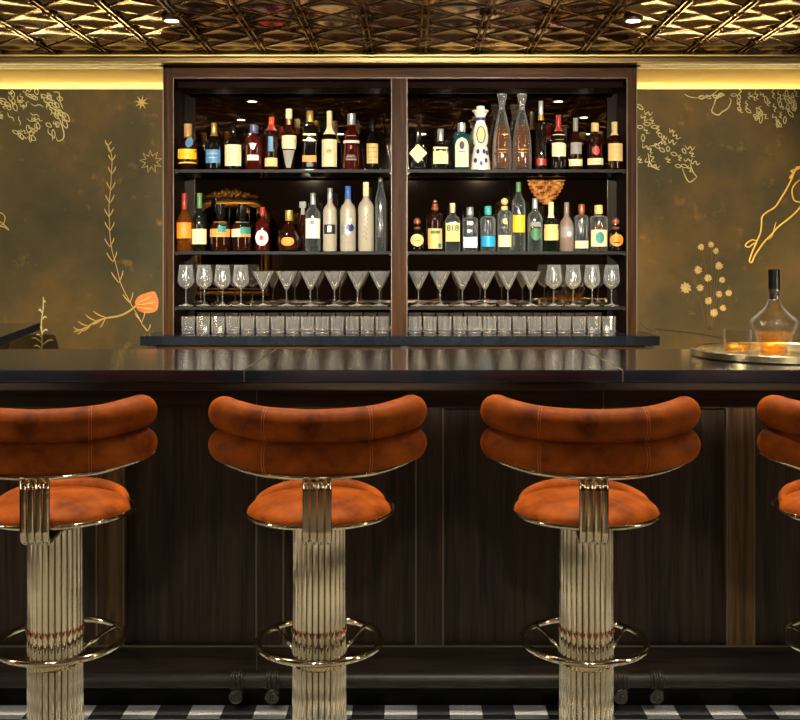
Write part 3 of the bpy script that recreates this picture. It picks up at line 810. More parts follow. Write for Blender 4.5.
# ------------------------------------------------------------------ bottles
M['crystal'] = rim_glass('crystal', (.98, .98, .98, 1), .0, .5, srgb(240, 240, 236), .06, .05, 6)
BM = {}
BM['amber'] = glass('amber_spirit', (.34, .10, .02, 1), .72, srgb(40, 14, 5), .03, 1.6)
BM['amberlit'] = glass('light_amber_spirit', (.96, .66, .28, 1), .10, srgb(200, 120, 40), .03, 1.6)
BM['red'] = glass('red_amber_spirit', (.45, .08, .03, 1), .7, srgb(70, 16, 8), .03, 1.6)
BM['dark'] = glass('near_black_bottle', (.1, .08, .06, 1), .9, srgb(14, 11, 9), .04, 1.6)
BM['green'] = glass('dark_green_bottle', (.1, .14, .08, 1), .85, srgb(14, 20, 12), .04, 1.6)
BM['clear'] = rim_glass('clear_bottle', (.86, .90, .90, 1), .035, .95, srgb(215, 226, 226), .16, .06, 2.5)
BM['frost'] = glass('frosted_bottle', (.8, .78, .72, 1), .85, srgb(178, 168, 146), .35, .8)
BM['mauve'] = glass('mauve_frosted_bottle', (.8, .75, .72, 1), .85, srgb(132, 112, 100), .3, .8)
BM['teal'] = glass('teal_bottle', (.2, .55, .55, 1), .6, srgb(20, 74, 78), .04, 1.6)
BM['ceramic'] = plain('white_ceramic', srgb(224, 214, 192), .25)
def pp(n, r, g, b, rough=.5, metal=0): M[n] = plain(n, srgb(r, g, b), rough, metal)
pp('gold_foil', 212, 170, 84, .3, .7); pp('orange_foil', 222, 78, 26, .4); pp('red_foil', 150, 40, 26, .4); pp('blue_foil', 48, 90, 160, .4); pp('slate_foil', 70, 76, 110, .4)
pp('silver_foil', 190, 190, 188, .3, .7); pp('yellow_paper', 236, 186, 30, .55); pp('orange_paper', 230, 128, 30, .55); pp('blue_paper', 70, 120, 160, .55); pp('cyan_paper', 20, 150, 200, .5)
pp('teal_paper', 40, 120, 108, .55); pp('green_paper', 50, 110, 66, .55); pp('lime_paper', 206, 204, 108, .55); pp('red_paper', 190, 36, 28, .5); pp('navy_paint', 30, 40, 110, .4); pp('sand_paper', 222, 186, 118, .6)
pp('copper_foil', 176, 104, 72, .3, .6); pp('cork', 176, 130, 80, .7); pp('grey_paper', 130, 128, 120, .6); pp('tan_paper', 200, 140, 66, .6); pp('mint_cap', 60, 160, 150, .4); pp('green_cap', 80, 120, 70, .4)

PROF = {  # (r,z) with z over the whole height, and where the cap starts/ends and its radius
 'std': ([(0, 0), (.88, 0), (.98, .015), (1, .04), (1, .56), (.97, .60), (.80, .66), (.48, .72), (.33, .77), (.31, .86), (.31, .965)], .80, .345),
 'wine': ([(0, 0), (.9, 0), (1, .02), (1, .50), (.94, .56), (.70, .63), (.42, .69), (.33, .74), (.31, .965)], .74, .35),
 'vodka': ([(0, 0), (.9, 0), (1, .02), (1, .60), (.96, .65), (.78, .70), (.48, .74), (.36, .78), (.33, .965)], .80, .37),
 'tall': ([(0, 0), (.9, 0), (1, .02), (1, .68), (.9, .73), (.5, .80), (.34, .87), (.31, .97)], .86, .36),
 'round': ([(0, 0), (.62, 0), (.84, .05), (1, .18), (1, .40), (.92, .52), (.66, .63), (.40, .69), (.33, .74), (.32, .96)], .76, .38),
 'squat': ([(0, 0), (.86, 0), (.97, .02), (1, .06), (1, .48), (.93, .56), (.62, .63), (.36, .66), (.32, .72), (.32, .95)], .70, .40),
 'cognac': ([(0, 0), (.7, 0), (.92, .06), (1, .18), (.96, .34), (.72, .50), (.42, .62), (.28, .68), (.25, .95)], .74, .30),
 'taper': ([(0, 0), (.62, 0), (.70, .02), (1, .50), (1, .56), (.86, .62), (.5, .68), (.36, .72), (.33, .96)], .84, .42),
 'belldown': ([(0, 0), (1, 0), (1, .02), (.88, .34), (.74, .62), (.60, .68), (.42, .72), (.36, .76), (.34, .96)], .80, .40),
 'flare': ([(0, 0), (.90, 0), (.98, .02), (1, .2), (.94, .38), (.74, .55), (.50, .68), (.34, .76), (.30, .82)], .82, .40),
 'slim': ([(0, 0), (.9, 0), (1, .02), (1, .30), (.72, .55), (.45, .74), (.36, .82), (.34, .97)], .8, .4),
 'needle': ([(0, 0), (.9, 0), (1, .02), (1, .70), (.92, .74), (.5, .86), (.3, .96)], .955, .34),
 'jar': ([(0, 0), (.9, 0), (1, .02), (1, .70), (.96, .735), (.72, .76), (.40, .78), (.34, .80), (.34, .96)], .81, .46),
 'talavera': ([(0, 0), (1, 0), (1, .02), (.9, .16), (.72, .34), (.60, .38), (.74, .42), (.80, .52), (.66, .66), (.46, .74), (.42, .78)], .78, .80),
}
def rad(prof, z, R, H):
    zz = z/H
    for (r0, a), (r1, b) in zip(prof, prof[1:]):
        if b > a and a <= zz <= b: return R*(r0+(r1-r0)*(zz-a)/(b-a))
    return R*prof[-1][0]
def patch(prof, R, H, sq, z0, z1, shape, hw, xc=0, off=.0012, nz=None):
    """label on the front of a bottle: follows its section; hw = half-width in metres"""
    bm = bmesh.new(); nz = nz or (2 if shape == 'rect' else 14); na = 12; rows = []
    for i in range(nz+1):
        f = i/nz; z = z0+(z1-z0)*f
        r = rad(prof, z, R, H)+off
        if shape == 'rect': w = hw
        elif shape == 'diamond': w = hw*max(.02, 1-abs(2*f-1))
        elif shape == 'oval': w = hw*math.sqrt(max(.0006, 1-(2*f-1)**2))
        elif shape == 'arch': w = hw*(1 if f < .7 else math.sqrt(max(.001, 1-((f-.7)/.3)**2)))
        elif shape == 'vee': w = hw*(.35+.65*f)
        row = []
        for j in range(na+1):
            x = xc+w*(2*j/na-1)
            x = max(-.999*r, min(.999*r, x))
            if sq:
                e = 2+sq*6; ratio = min(.985, abs(x)/r); yy = -r*(1-ratio**e)**(1/e)
            else: yy = -math.sqrt(max(1e-8, r*r-x*x))
            row.append(bm.verts.new((x, yy, z)))
        rows.append(row)
    for A, B in zip(rows, rows[1:]):
        for j in range(na): bm.faces.new((A[j], A[j+1], B[j+1], B[j]))
    return bm
def bottle(label, px, top, base, w, kind, mat, cap, labels=(), sq=0, capsplit=None, depth=DS, stopper=None, group='bottles'):
    z0 = SH[0] if base == 168 else SH[1]
    H = (base+1-top)*u; R = w/2*u
    prof, zc, cr = PROF[kind]
    t = thing('bottle', label, 'bottle', (X(px, DS)*depth/DS if depth != DS else X(px, DS), depth, z0+.0006), 0, 'bottles on the upper glass shelf' if base == 168 else 'bottles on the middle glass shelf')
    body = [(r*R, max(0, z)*H) for r, z in prof]
    if kind in ('flare', 'talavera'): body.append((0, prof[-1][1]*H))
    else: body.append((0, prof[-1][1]*H))
    bo = obj('glass_body', lathe(body, 28 if sq else 24, sq), BM[mat], t)
    auto(bo, .9)
    if stopper == 'ball':
        bm = lathe([(0, (zc-.03)*H), (cr*R, (zc-.03)*H), (cr*R*1.1, (zc+.02)*H), (cr*R*.8, (zc+.04)*H), (0, (zc+.04)*H)], 16)
        ball((0, 0, H-cr*R*1.05), cr*R*1.15, bm)
    elif stopper == 'beads':
        bm = bmesh.new()
        for q, s in ((0, 1.35), (1, 1.15), (2, .9)): ball((0, 0, zc*H+(H*(1-zc))*(.15+.33*q)), cr*R*s*.75, bm)
    elif stopper == 'flare':
        bm = lathe([(0, zc*H-.01), (cr*R*.62, zc*H-.01), (cr*R*.62, zc*H), (cr*R*.8, .88*H), (cr*R*1.25, .98*H), (cr*R*1.28, H), (0, H)], 20)
    elif stopper == 'crown':
        bm = lathe([(0, zc*H), (.42*R, zc*H), (.46*R, .82*H), (.70*R, .90*H), (.82*R, .915*H), (.82*R, .93*H), (.4*R, .935*H), (.42*R, .99*H), (.3*R, H), (0, H)], 20)
    elif stopper == 'cube':
        q = cr*R*1.5; bm = box(-q, q, -q, q, H-2*q*.95, H, .002); lathe([(0, zc*H), (cr*R, zc*H), (cr*R, H-2*q+.002), (0, H-2*q+.002)], 14, bm=bm)
    else:
        bm = lathe([(0, zc*H), (cr*R, zc*H), (cr*R*1.04, zc*H+.002), (cr*R*1.02, H-.002), (cr*R*.93, H), (0, H)], 18)
    c = obj('cap' if not stopper else 'stopper', bm, cap if isinstance(cap, bpy.types.Material) else (BM[cap] if cap in BM and cap not in M else cap), t)
    auto(c, .7)
    if capsplit: # coloured capsule on the neck under the cap
        z_a, m_ = capsplit
        zs = [z_a+(zc-z_a)*i/4 for i in range(5)]
        obj('neck_capsule', lathe([(rad(prof, q*H, R, H)+.0008, q*H) for q in zs], 18), m_, t, True)
    for k, L_ in enumerate(labels):
        sh, a, b, hw, m_ = L_[:5]; xc = L_[5] if len(L_) > 5 else 0
        obj('label' if k == 0 else ('emblem' if sh in ('oval', 'diamond', 'vee') else 'label_band'), patch(prof, R, H, sq, a*H, b*H, sh, hw*R, xc*R, .0012+.0004*k), m_, t, True)
    return t, prof, R, H
def inklines(t, prof, R, H, sq, zs, hw, mat='ink', off=.0022, thick=.0016):
    for z, f in zs:
        obj('lettering', patch(prof, R, H, sq, z*H-thick/2, z*H+thick/2, 'rect', hw*f*R, 0, off), mat, t)

T, Mi = 168, 250
# upper shelf, left bay
b = bottle('round amber bottle with a big yellow label and teal medallion on its shoulder', 188, 123, T, 20, 'round', 'amber', 'cork', [('rect', .13, .44, .93, 'yellow_paper'), ('oval', .47, .70, .36, 'blue_paper', .25)], capsplit=(.70, 'gold_foil')); inklines(*b, 0, [(.33, .55), (.22, .4)], 1)
b = bottle('dark bottle with a blue grey label and gold capsule beside the yellow labelled bottle', 214, 122, T, 17, 'std', 'dark', 'gold_foil', [('rect', .14, .42, .85, 'blue_paper')], capsplit=(.72, 'gold_foil')); inklines(*b, 0, [(.34, .6), (.25, .5)], 1, 'white')
b = bottle('dark capped bottle with a large square cream label on the upper left shelf', 233.5, 124, T, 17, 'std', 'dark', 'black', [('rect', .08, .55, .96, 'cream')]); inklines(*b, 0, [(.46, .5), (.38, .6), (.26, .55), (.18, .45)], 1, 'tan_paper')
b = bottle('ruby bottle with silver antler emblem and small white label', 254, 124, T, 18, 'jar', 'red', 'slate_foil', [('rect', .20, .32, .62, 'white'), ('vee', .45, .58, .5, 'silver_foil')]); inklines(*b, 0, [(.26, .5)], 1)
b = bottle('slim dark bottle with a bright orange cap on the upper left shelf', 271.5, 116, T, 14, 'tall', 'amber', 'orange_foil', [('rect', .06, .22, .9, 'sand_paper'), ('rect', .34, .62, .35, 'blue_paper')], capsplit=(.74, 'red_foil'))
b = bottle('bottle tapering to a pointed glass vee with a cream label and cream stopper', 289, 108, T, 15, 'taper', 'amber', 'cream', [('rect', .34, .56, 1.0, 'cream'), ('vee', .03, .32, .8, 'grey_paper')], capsplit=(.74, 'copper_foil')); inklines(*b, 0, [(.5, .4), (.42, .5)], 1, 'tan_paper')
b = bottle('square dark bottle with a gold cap and an orange label band', 310, 110, T, 14.5, 'jar', 'dark', 'gold_foil', [('rect', .13, .24, .96, 'orange_paper'), ('rect', .48, .50, .9, 'gold_foil'), ('rect', .58, .60, .9, 'gold_foil')], sq=1)
b = bottle('bottle with an ivory neck capsule and a tall cream label', 329.5, 110, T, 15, 'wine', 'dark', 'cream', [('rect', .05, .51, 1.0, 'cream'), ('rect', .28, .34, .35, 'tan_paper')], capsplit=(.60, 'cream')); inklines(*b, 0, [(.44, .5), (.20, .5)], 1, 'tan_paper')
b = bottle('broad shouldered black bottle with white lettering band and red dot', 351.5, 113, T, 20, 'belldown', 'red', 'silver_foil', [('rect', .47, .52, .8, 'white'), ('oval', .36, .43, .12, 'red_paper'), ('rect', .16, .19, .55, 'grey_paper')]); inklines(*b, 0, [(.6, .5), (.25, .4), (.22, .5)], 1, 'white')
b = bottle('slender black bottle with a cream label against the centre post', 372.5, 117, T, 12.5, 'wine', 'dark', 'black', [('rect', .12, .50, .9, 'sand_paper')]); inklines(*b, 0, [(.42, .6), (.34, .7), (.24, .7), (.18, .5)], 1)
# upper shelf, right bay
b = bottle('squat black bottle with a diamond shaped cream label', 418, 130, T, 18.5, 'squat', 'dark', 'black', [('diamond', .16, .66, .98, 'cream')], sq=.6); inklines(*b, .6, [(.42, .5)], 1, 'tan_paper', .004)
b = bottle('squat dark bottle with a silver cap and framed cream label', 440.5, 128, T, 15.5, 'squat', 'dark', 'silver_foil', [('rect', .14, .55, .96, 'cream'), ('oval', .20, .48, .42, 'sand_paper')], sq=.5)
b = bottle('teal square shouldered bottle with an arched pale label', 461.5, 122, T, 16.5, 'jar', 'teal', 'silver_foil', [('arch', .05, .68, .78, 'cream'), ('oval', .42, .60, .32, 'ink'), ('rect', .36, .39, .45, 'navy_paint')], sq=.8); inklines(*b, .8, [(.26, .4), (.18, .5)], 1, 'grey_paper')
b = bottle('white ceramic bottle with blue painted ornament and a flared crown', 480.5, 105, T, 20, 'talavera', 'ceramic', BM['ceramic'], [('oval', .40, .68, .46, 'navy_paint'), ('oval', .42, .66, .36, 'sand_paper'), ('rect', .77, .83, .5, 'navy_paint')], stopper='crown')
prof, R, H = b[1:]
bm = bmesh.new()
for (xc, a) in ((-.55, .1), (0, .05), (.5, .1), (-.3, .24), (.3, .24), (.62, .22)): merge(bm, patch(prof, R, H, 0, a*H, (a+.08)*H, 'oval', .16*R, xc*R, .0018))
obj('painted_motif', bm, 'navy_paint', b[0], True)
for px, lab in ((502, 'tall clear flared bottle of pale amber spirit next to the white ceramic bottle'), (522, 'tall clear flared bottle of pale amber spirit next to the thin dark bottle')):
    b = bottle(lab, px, 93, T, 19.5, 'flare', 'clear', 'clear', stopper='flare'); prof, R, H = b[1:]
    obj('spirit', lathe([(0, .03*H), (.86*R, .03*H), (.92*R, .2*H), (.86*R, .38*H), (.66*R, .55*H), (.62*R, .58*H), (0, .58*H)], 22), BM['amberlit'], b[0], True)
    inklines(*b, 0, [(.26, .5), (.22, .4)], 1, 'gold_foil')
b = bottle('thin tall dark bottle with a gold neck in the right bay', 541, 100, T, 12, 'slim', 'dark', 'silver_foil', [('rect', .06, .16, .8, 'red_foil')], capsplit=(.72, 'gold_foil'))
b = bottle('dark bottle with red neck and upright cream label above the amber reflection', 558.5, 114, T, 15, 'std', 'dark', 'red_foil', [('rect', .24, .64, .92, 'cream')], capsplit=(.70, 'red_foil')); inklines(*b, 0, [(.54, .5), (.46, .6), (.36, .5)], 1, 'tan_paper')
b = bottle('brown bottle with slate cap and a low cream label strip', 575.5, 117, T, 13.5, 'wine', 'amber', 'grey_paper', [('rect', .07, .20, 1.0, 'cream'), ('rect', .30, .52, .8, 'grey_paper')], capsplit=(.74, 'grey_paper'))
b = bottle('bottle with a round red medallion over a low cream label', 595, 122, T, 16, 'jar', 'amber', 'sand_paper', [('rect', .10, .24, .98, 'cream'), ('oval', .30, .50, .42, 'red_paper')]); inklines(*b, 0, [(.17, .5)], 1)
b = bottle('amber bottle with a square gold label, last against the right side panel', 614.5, 121, T, 16.5, 'std', 'amber', 'sand_paper', [('rect', .18, .54, .86, 'sand_paper')], capsplit=(.72, 'sand_paper')); inklines(*b, 0, [(.46, .5), (.36, .55), (.26, .5)], 1, 'tan_paper')
# middle shelf, left bay
b = bottle('bottle with a square orange label and red capsule against the left side panel', 184.5, 193, Mi, 15, 'wine', 'amberlit', 'red_foil', [('rect', .22, .49, .98, 'orange_paper'), ('oval', .33, .40, .22, 'tan_paper')], capsplit=(.72, 'red_foil'))
b = bottle('dark green bottle with a low cream label', 199.5, 193, Mi, 14.5, 'wine', 'green', 'green_cap', [('rect', .12, .38, 1.0, 'cream')]); inklines(*b, 0, [(.33, .5), (.25, .6), (.18, .4)], 1, 'tan_paper')
b = bottle('stout whisky bottle with an orange tan label and grey numerals patch', 220.5, 204, Mi, 20.5, 'squat', 'amber', 'black', [('rect', .30, .62, .98, 'tan_paper'), ('rect', .40, .58, .38, 'teal_paper', .3)]); inklines(*b, 0, [(.36, .7)], 1)
b = bottle('stout whisky bottle with a half cream and half teal label', 242, 204, Mi, 20.5, 'squat', 'amber', 'black', [('rect', .30, .62, .48, 'cream', -.5), ('rect', .36, .62, .46, 'teal_paper', .45), ('rect', .30, .36, .46, 'tan_paper', .45)])
b = bottle('small amber bottle with red neck and a white shield label', 262.5, 207, Mi, 15, 'std', 'red', 'red_foil', [('oval', .12, .48, .85, 'white'), ('oval', .24, .36, .3, 'red_paper')])
b = bottle('round bellied cognac bottle with an oval amber label', 289, 210, Mi, 25, 'cognac', 'amber', 'gold_foil', [('oval', .12, .34, .52, 'orange_paper')])
b = bottle('dark decanter bottle with a square glass stopper behind the cognac', 303, 200, Mi, 15, 'cognac', 'amber', 'grey_paper', depth=5.745, stopper='cube')
b = bottle('clear bottle with a large white label left of the frosted bottles', 313, 193, Mi, 15, 'vodka', 'clear', 'silver_foil', [('rect', .22, .56, .96, 'white'), ('rect', .46, .52, .3, 'grey_paper')]); inklines(*b, 0, [(.42, .5), (.36, .6)], 1)
b = bottle('frosted bottle with a dark blue window band and pale cap', 330, 188, Mi, 14, 'vodka', 'frost', 'silver_foil', [('rect', .27, .42, .8, 'ink'), ('rect', .30, .40, .3, 'silver_foil')]); inklines(*b, 0, [(.55, .7)], 1, 'grey_paper')
b = bottle('frosted bottle with a blue neck capsule and silver blue picture', 348, 186, Mi, 16, 'vodka', 'frost', 'blue_foil', [('rect', .26, .40, .85, 'silver_foil'), ('oval', .30, .42, .5, 'navy_paint', .3), ('vee', .40, .50, .22, 'white', .3)]); inklines(*b, 0, [(.20, .5), (.13, .4)], 1, 'grey_paper')
b = bottle('tall frosted bottle with dark upright script, nearest the thin clear bottle', 366, 182, Mi, 16, 'vodka', 'frost', 'cream')
prof, R, H = b[1:]
sp = []
for i in range(41):
    f = i/40; z = (.16+.38*f)*H; x = (.02+.22*math.sin(f*2*PI*5.5)*(1 if i % 3 else .6)+.10*(f-.5))*R
    sp.append((x, -math.sqrt(R*R-x*x)-.001, z))
obj('script_lettering', tube(sp, .0011, 5), 'ink', b[0], True)
b = bottle('thin clear cylinder bottle with a long pointed neck beside the centre post', 380.5, 178, Mi, 10.5, 'needle', 'clear', 'clear')
# middle shelf, right bay
b = bottle('short dark bottle with round cream label and copper ball stopper beside the centre post', 417, 218, Mi, 16, 'squat', 'dark', 'copper_foil', [('oval', .14, .52, .82, 'sand_paper'), ('rect', .30, .34, .4, 'orange_paper')], stopper='ball')
b = bottle('bottle with a tiered bead stopper and sand label with green seal', 435, 200, Mi, 15, 'jar', 'amber', 'copper_foil', [('rect', .05, .44, .94, 'sand_paper'), ('rect', .34, .40, .6, 'green_paper'), ('oval', .06, .16, .26, 'teal_paper', .6)], capsplit=None, stopper='beads')
b = bottle('clear bottle with a lime yellow label printed with large dark numerals', 452.5, 203, Mi, 15, 'vodka', 'clear', 'cream', [('rect', .20, .58, .92, 'lime_paper')], sq=.5)
fc = bpy.data.curves.new('numerals', 'FONT'); fc.body = '818'; fc.size = .044; fc.align_x = 'CENTER'; fc.extrude = .0004; fc.offset = .0010
fo = bpy.data.objects.new('numerals_source', fc); C.objects.link(fo)
me = bpy.data.meshes.new_from_object(fo.evaluated_get(bpy.context.evaluated_depsgraph_get())); bpy.data.objects.remove(fo)
me.materials.append(M['ink']); no = link(bpy.data.objects.new('numerals', me), b[0]); no.rotation_euler = (PI/2, 0, 0); no.location = (0, -7.5*u-.0028, .43*47*u); no['label'] = 'dark numerals 818'
inklines(*b, .5, [(.36, .5), (.27, .55)], 1)
b = bottle('clear bottle with a low white label left of the blue labelled bottle', 470, 207, Mi, 15, 'jar', 'clear', 'silver_foil', [('rect', .08, .32, .92, 'white')], sq=.5)
b = bottle('clear bottle with a bright blue label and teal cap', 488, 206, Mi, 15, 'jar', 'clear', 'mint_cap', [('rect', .10, .34, .9, 'cyan_paper')])
b = bottle('clear bottle with a round medallion, low cream label and a ball stopper', 504.5, 198, Mi, 14, 'jar', 'clear', 'sand_paper', [('rect', .08, .30, .94, 'cream'), ('oval', .50, .62, .3, 'sand_paper')], stopper='ball')
b = bottle('tall clear bottle with an upright yellow label and narrow green neck', 518.5, 182, Mi, 13.5, 'tall', 'clear', 'green_cap', [('rect', .27, .52, .9, 'yellow_paper')])
b = bottle('clear bottle with a round green label left of the cream labelled bottle', 535, 198, Mi, 15, 'vodka', 'clear', 'silver_foil', [('oval', .20, .44, .7, 'green_paper'), ('rect', .46, .54, .7, 'grey_paper')])
b = bottle('bottle with a square pale yellow label and cream capsule', 551, 202, Mi, 15, 'wine', 'green', 'cream', [('rect', .22, .54, .96, 'sand_paper'), ('oval', .30, .42, .25, 'lime_paper')], capsplit=(.68, 'cream')); inklines(*b, 0, [(.47, .5)], 1, 'green_paper')
b = bottle('mauve frosted bottle with sloping shoulders and grey label', 566.5, 202, Mi, 14.5, 'wine', 'mauve', 'mauve', [('rect', .28, .50, .85, 'grey_paper'), ('oval', .30, .40, .3, 'white', .25)])
b = bottle('slim pale amber bottle with a low cream label', 581.5, 204, Mi, 13.5, 'jar', 'clear', 'copper_foil', [('rect', .06, .22, 1.0, 'cream')], capsplit=(.76, 'copper_foil'))
b = bottle('wide clear bottle with a green and cream picture label', 598.5, 205, Mi, 17.5, 'jar', 'clear', 'sand_paper', [('rect', .10, .46, .92, 'cream'), ('oval', .16, .42, .5, 'teal_paper')])
prof, R, H = b[1:]
obj('spirit', lathe([(0, .02*H), (.9*R, .02*H), (.94*R, .6*H), (0, .6*H)], 22), BM['amberlit'], b[0], True)
b = bottle('short black bottle with a round orange label against the right side panel', 615.5, 218, Mi, 16.5, 'squat', 'dark', 'copper_foil', [('oval', .14, .52, .82, 'orange_paper'), ('rect', .24, .28, .4, 'ink')], stopper='ball')

# ------------------------------------------------------------------ tray, decanter, whiskies
ZB = 1.0932
tx, ty = 1.250, 3.49
tray = tag(obj('serving_tray', lathe([(0, .0), (.284, 0), (.292, .004), (.294, .024), (.291, .026), (.288, .023), (.286, .0078), (0, .0078)], 72), plain('pale_brass', srgb(226, 212, 170), .24, 1), None, True), 'round pale brass serving tray on the right end of the bar', 'tray')
auto(tray, .6); tray.location = (tx, ty, ZB)
zt = ZB+.0085
d = thing('decanter', 'glass decanter of whisky with a black stopper standing on the brass tray', 'decanter', (X(774, 3.60), 3.60, zt))
k = 3.60/FOC
obj('glass_body', lathe([(0, 0), (13*k, 0), (14*k, .003), (17.5*k, 12*k), (20.5*k, 21*k), (23*k, 27*k), (23.5*k, 29.5*k), (22*k, 32*k), (15*k, 38*k), (9*k, 44*k), (6.4*k, 49*k), (5.6*k, 54*k), (5.6*k, 60*k), (4.9*k, 60*k), (4.9*k, 54*k), (5.6*k, 49*k), (8*k, 44*k), (14*k, 38*k), (20.5*k, 31.5*k), (21.8*k, 28*k), (19*k, 21*k), (16*k, 12*k), (12*k, 3*k), (0, 2.5*k)], 40), 'crystal', d, True)
obj('whisky', lathe([(0, 2.8*k), (11.8*k, 3.2*k), (15.8*k, 12*k), (18.2*k, 19*k), (0, 19*k)], 36), 'whisky', d)
obj('stopper', lathe([(0, 52*k), (4.7*k, 52*k), (4.8*k, 60.5*k), (5.6*k, 60.6*k), (5.7*k, 81*k), (5.2*k, 82*k), (0, 82*k)], 28), 'black', d)
obj('stopper_band', lathe([(5.75*k, 60.3*k), (5.95*k, 60.5*k), (5.95*k, 62.5*k), (5.75*k, 62.7*k)], 28), 'chrome', d)
def rocks(px, D, label):
    k = D/FOC; g = thing('whisky_glass', label, 'glass', (X(px, D), D, zt), 0, 'whisky glasses on the tray')
    n = 40; r = 13.6*k; h = 23.5*k; bm = bmesh.new()
    prof = [(0, 0), (.90, 0), (.95, .03), (.97, .1), (.98, .5), (1.0, .62), (1, 1), (.95, 1), (.93, .6), (.88, .13), (0, .11)]
    rings = []
    for q, z in prof:
        if q == 0: rings.append([bm.verts.new((0, 0, z*h))]); continue
        cut = .035 if .05 < z < .55 and q > .94 else 0
        rings.append([bm.verts.new((r*(q-cut*(i % 2))*math.cos(2*PI*i/n), r*(q-cut*(i % 2))*math.sin(2*PI*i/n), z*h)) for i in range(n)])
    for A, B in zip(rings, rings[1:]):
        for i in range(n):
            j = (i+1) % n
            if len(A) == 1: bm.faces.new((A[0], B[j], B[i]))
            elif len(B) == 1: bm.faces.new((A[i], A[j], B[0]))
            else: bm.faces.new((A[i], A[j], B[j], B[i]))
    obj('cut_glass', bm, 'crystal', g)
    obj('whisky', lathe([(0, .13*h), (.86*r, .14*h), (.89*r, .40*h), (0, .40*h)], 32), 'whisky', g)
rocks(737.5, 3.52, 'cut glass tumbler of whisky at the left of the tray')
rocks(773.5, 3.40, 'cut glass tumbler of whisky in front of the decanter')

# ------------------------------------------------------------------ lights
def downlight(x, y, energy, label, spot=110, blend=.6, aim=None, col=(1, .86, .66), rad_=.03):
    o = thing('recessed_downlight', label, 'downlight', (x, y, HC-.007), 0, 'recessed ceiling downlights')
    obj('trim_ring', lathe([(.030, -.001), (.030, -.006), (.042, -.006), (.044, -.002), (.044, .02), (.030, .02), (.030, -.001)], 32), 'trimring', o, True)
    obj('lamp_face', lathe([(0, -.0055), (.029, -.0055), (.029, .004), (0, .004)], 28), 'lamp', o)
    L = bpy.data.lights.new('spot', 'SPOT'); L.energy = energy; L.color = col; L.spot_size = math.radians(spot); L.spot_blend = blend; L.shadow_soft_size = rad_
    lo = bpy.data.objects.new('spot', L); link(lo, o); lo.location = (0, 0, -.012)
    if aim:
        v = Vector(aim)-Vector((x, y, HC-.03)); lo.rotation_euler = v.to_track_quat('-Z', 'Y').to_euler()
    return o
downlight(-1.075, 4.63, 90, 'small bright recessed downlight in the tin ceiling, left of the shelves')
downlight(.9986, 4.63, 90, 'small bright recessed downlight in the tin ceiling, right of the shelves')
# added spotlights, out of view, brightening the labels on the shelves
for i, x in enumerate((-1.15, -.10, .80)):
    downlight(x, -.55, 1750, 'added unseen ceiling spotlight behind the viewer, lighting the shelves', 28, .6, (x*1.3, 5.6, 1.45), (1, .90, .74), .025)
downlight(1.30, 3.85, 110, 'added unseen downlight above the drinks tray, to make the whisky glow', 60, .7)  # added lamp behind the tray so the whisky glows
downlight(2.5, 5.15, 170, 'recessed downlight close to the painted wall on the right, out of the picture', 90, .8, None, (1, .74, .42))
downlight(-2.75, 5.1, 55, 'recessed downlight close to the painted wall on the left, out of the picture', 90, .8)
downlight(-1.3, 3.72, 50, 'recessed downlight above the left end of the bar top, out of the picture', 60, .7)
# the row above the stools
for i, x in enumerate((-1.35, -.60, .10, .80, 1.50)):
    downlight(x, 2.84, 70, 'recessed downlight above the stools, out of the picture', 74, .8, (x, 2.72, 0))
# added narrow spots; their floor pools reflect as streaks in the columns
for i, x in enumerate((-2.2, -.75, .75, 2.2)):
    downlight(x, 1.0, 620, 'added unseen narrow spot over the room floor, for streaks on the columns', 20, .4, (x, 1.0, 0), (1, .92, .80))
for i, x in enumerate((-1.5, 0, 1.5)):  # added as well, for bright pools mirrored in the support tubes
    downlight(x, -.2, 560, 'added unseen narrow spot at the back, for reflections in the stool tubes', 20, .4, (x, -.2, 0), (1, .92, .80))
downlight(-2.3, -.75, 90, 'added unseen downlight brightening the gilt mirror for its reflection', 60, .6, (-2.3, -1.6, 1.8))  # added lamp, lifts the gilt frame in the reflection
for i, x in enumerate((-1.32, -.57, .11, .80, 1.5)):  # added pin spots, kept narrow to fill only below the stool backs
    downlight(x, -.5, 160, 'added unseen pin spotlight filling light on the foot of the bar', 13, .25, (x, 3.25, .10), (1, .93, .82), .12)
# small lights recessed in the top of each bay
for i, x in enumerate((-1.07, -.60, -.20, .20, .60, .99)):
    o = thing('shelf_downlight', 'tiny recessed light in the top of the cabinet above the bottles, hidden by the header', 'downlight', (x, 5.70, ZT+.004), 0, 'cabinet lights')
    obj('lamp_face', lathe([(0, -.002), (.012, -.002), (.012, .0005), (0, .0005)], 16), 'lamp', o)
    L = bpy.data.lights.new('spot', 'SPOT'); L.energy = 3; L.color = (1, .86, .62); L.spot_size = math.radians(120); L.spot_blend = .6; L.shadow_soft_size = .012
    lo = bpy.data.objects.new('spot', L); link(lo, o); lo.location = (0, 0, -.006)
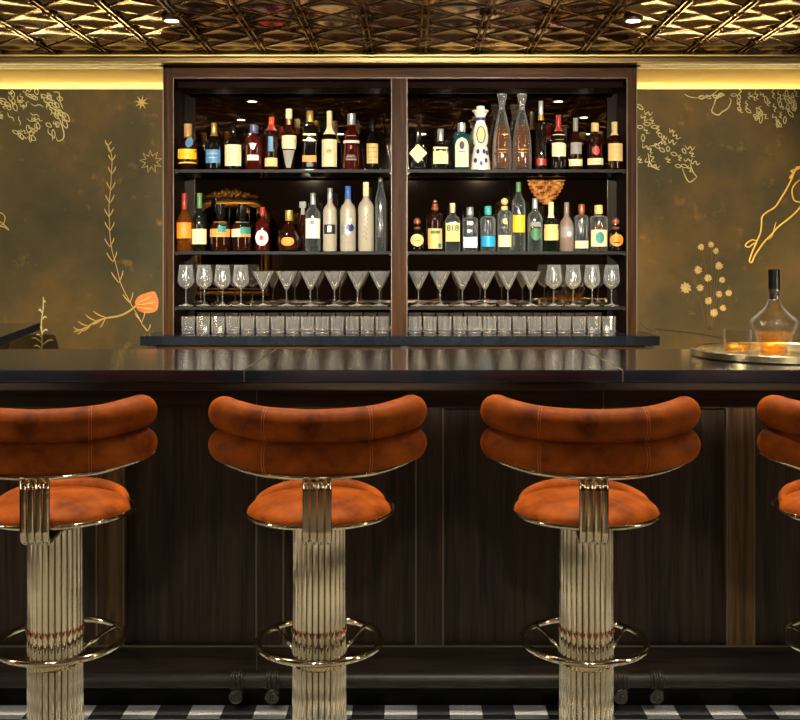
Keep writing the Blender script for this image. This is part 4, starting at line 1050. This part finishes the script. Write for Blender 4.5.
# amber crystal bowl lamp and gilt mirror on the far side of the room, seen only in the back bar mirror
cl = thing('crystal_bowl_lamp', 'amber glowing crystal bowl lamp hanging opposite, seen in the mirror behind the bottles', 'lamp', (1.52, 0.0, 2.05))
bm = bmesh.new()
for j in range(9):
    a = j/8; r = .20*math.sin(PI/2*(a*.9+.1)); z = .30*a**1.2
    n = max(6, int(2*PI*r/.030))
    for i in range(n): ball((r*math.cos(2*PI*i/n+j), r*math.sin(2*PI*i/n+j), z+.02), .0155, bm, 6)
obj('crystal_bowl', bm, 'amberglow', cl)
obj('hoop', tube(circle(0, 0, .335, .212, 40), .012, 8, True), 'gilt', cl, True)
obj('hanging_rod', tube([(0, 0, .30), (0, 0, .455)], .008, 8), 'gilt', cl, True)
gm = thing('gilt_mirror', 'carved gilt framed mirror on the opposite wall, seen reflected behind the whisky bottles', 'mirror', (-2.3, YB, 1.0))
arch = [(-.46, 0), (-.46, .95)]+[(-.46+.2-.2*math.cos(a), .95+.2*math.sin(a)) for a in [PI/2*i/8 for i in range(1, 9)]]+[(.46-.2+.2*math.sin(a), .95+.2*math.cos(a)) for a in [PI/2*i/8 for i in range(0, 9)]]+[(.46, 0)]
obj('frame', tube([(x, .03, z) for x, z in arch]+[], .045, 10, True), 'gilt', gm, True)
obj('inner_bead', tube([(x*.86, .05, .06+z*.93) for x, z in arch], .014, 8, True), 'gilt', gm, True)
bm = bmesh.new(); vs = [bm.verts.new((x*.95, .012, z)) for x, z in arch]; bm.faces.new(vs)
obj('mirror_plate', bm, 'mirror', gm)
bm = bmesh.new(); rr = random.Random(5)
for i in range(70):
    a = rr.uniform(-1, 1); ball((a*.34, .05+rr.uniform(0, .03), 1.2+(1-abs(a))*.10*rr.random()+.04), rr.uniform(.012, .034), bm, 8)
obj('carved_crest', bm, 'gilt', gm, True)
# added glowing tubes, out of view, for streaks on metal and bottles
M['streakglow'] = emit('streak_lamp_glow', (1, .90, .74, 1), 30)
for x, s, n in ((-RX, 1, 'left'), (RX, -1, 'right')):
    o = thing('streak_lamp', 'added unseen tall glowing lamp on the %s side wall, for streaks on metal' % n, 'added lamp', (x+s*.001, 1.6, .9))
    obj('back_plate', box(min(0, s*.02), max(0, s*.02), -.06, .06, 0, 1.3), 'gold', o)
    obj('glow_tube', lathe([(0, .08), (.055, .08), (.055, 1.22), (0, 1.22)], 24, cx=s*.078), 'streakglow', o, True)

w = bpy.data.worlds.new('world'); sc.world = w; w.use_nodes = True
w.node_tree.nodes['Background'].inputs[0].default_value = (0, 0, 0, 1)
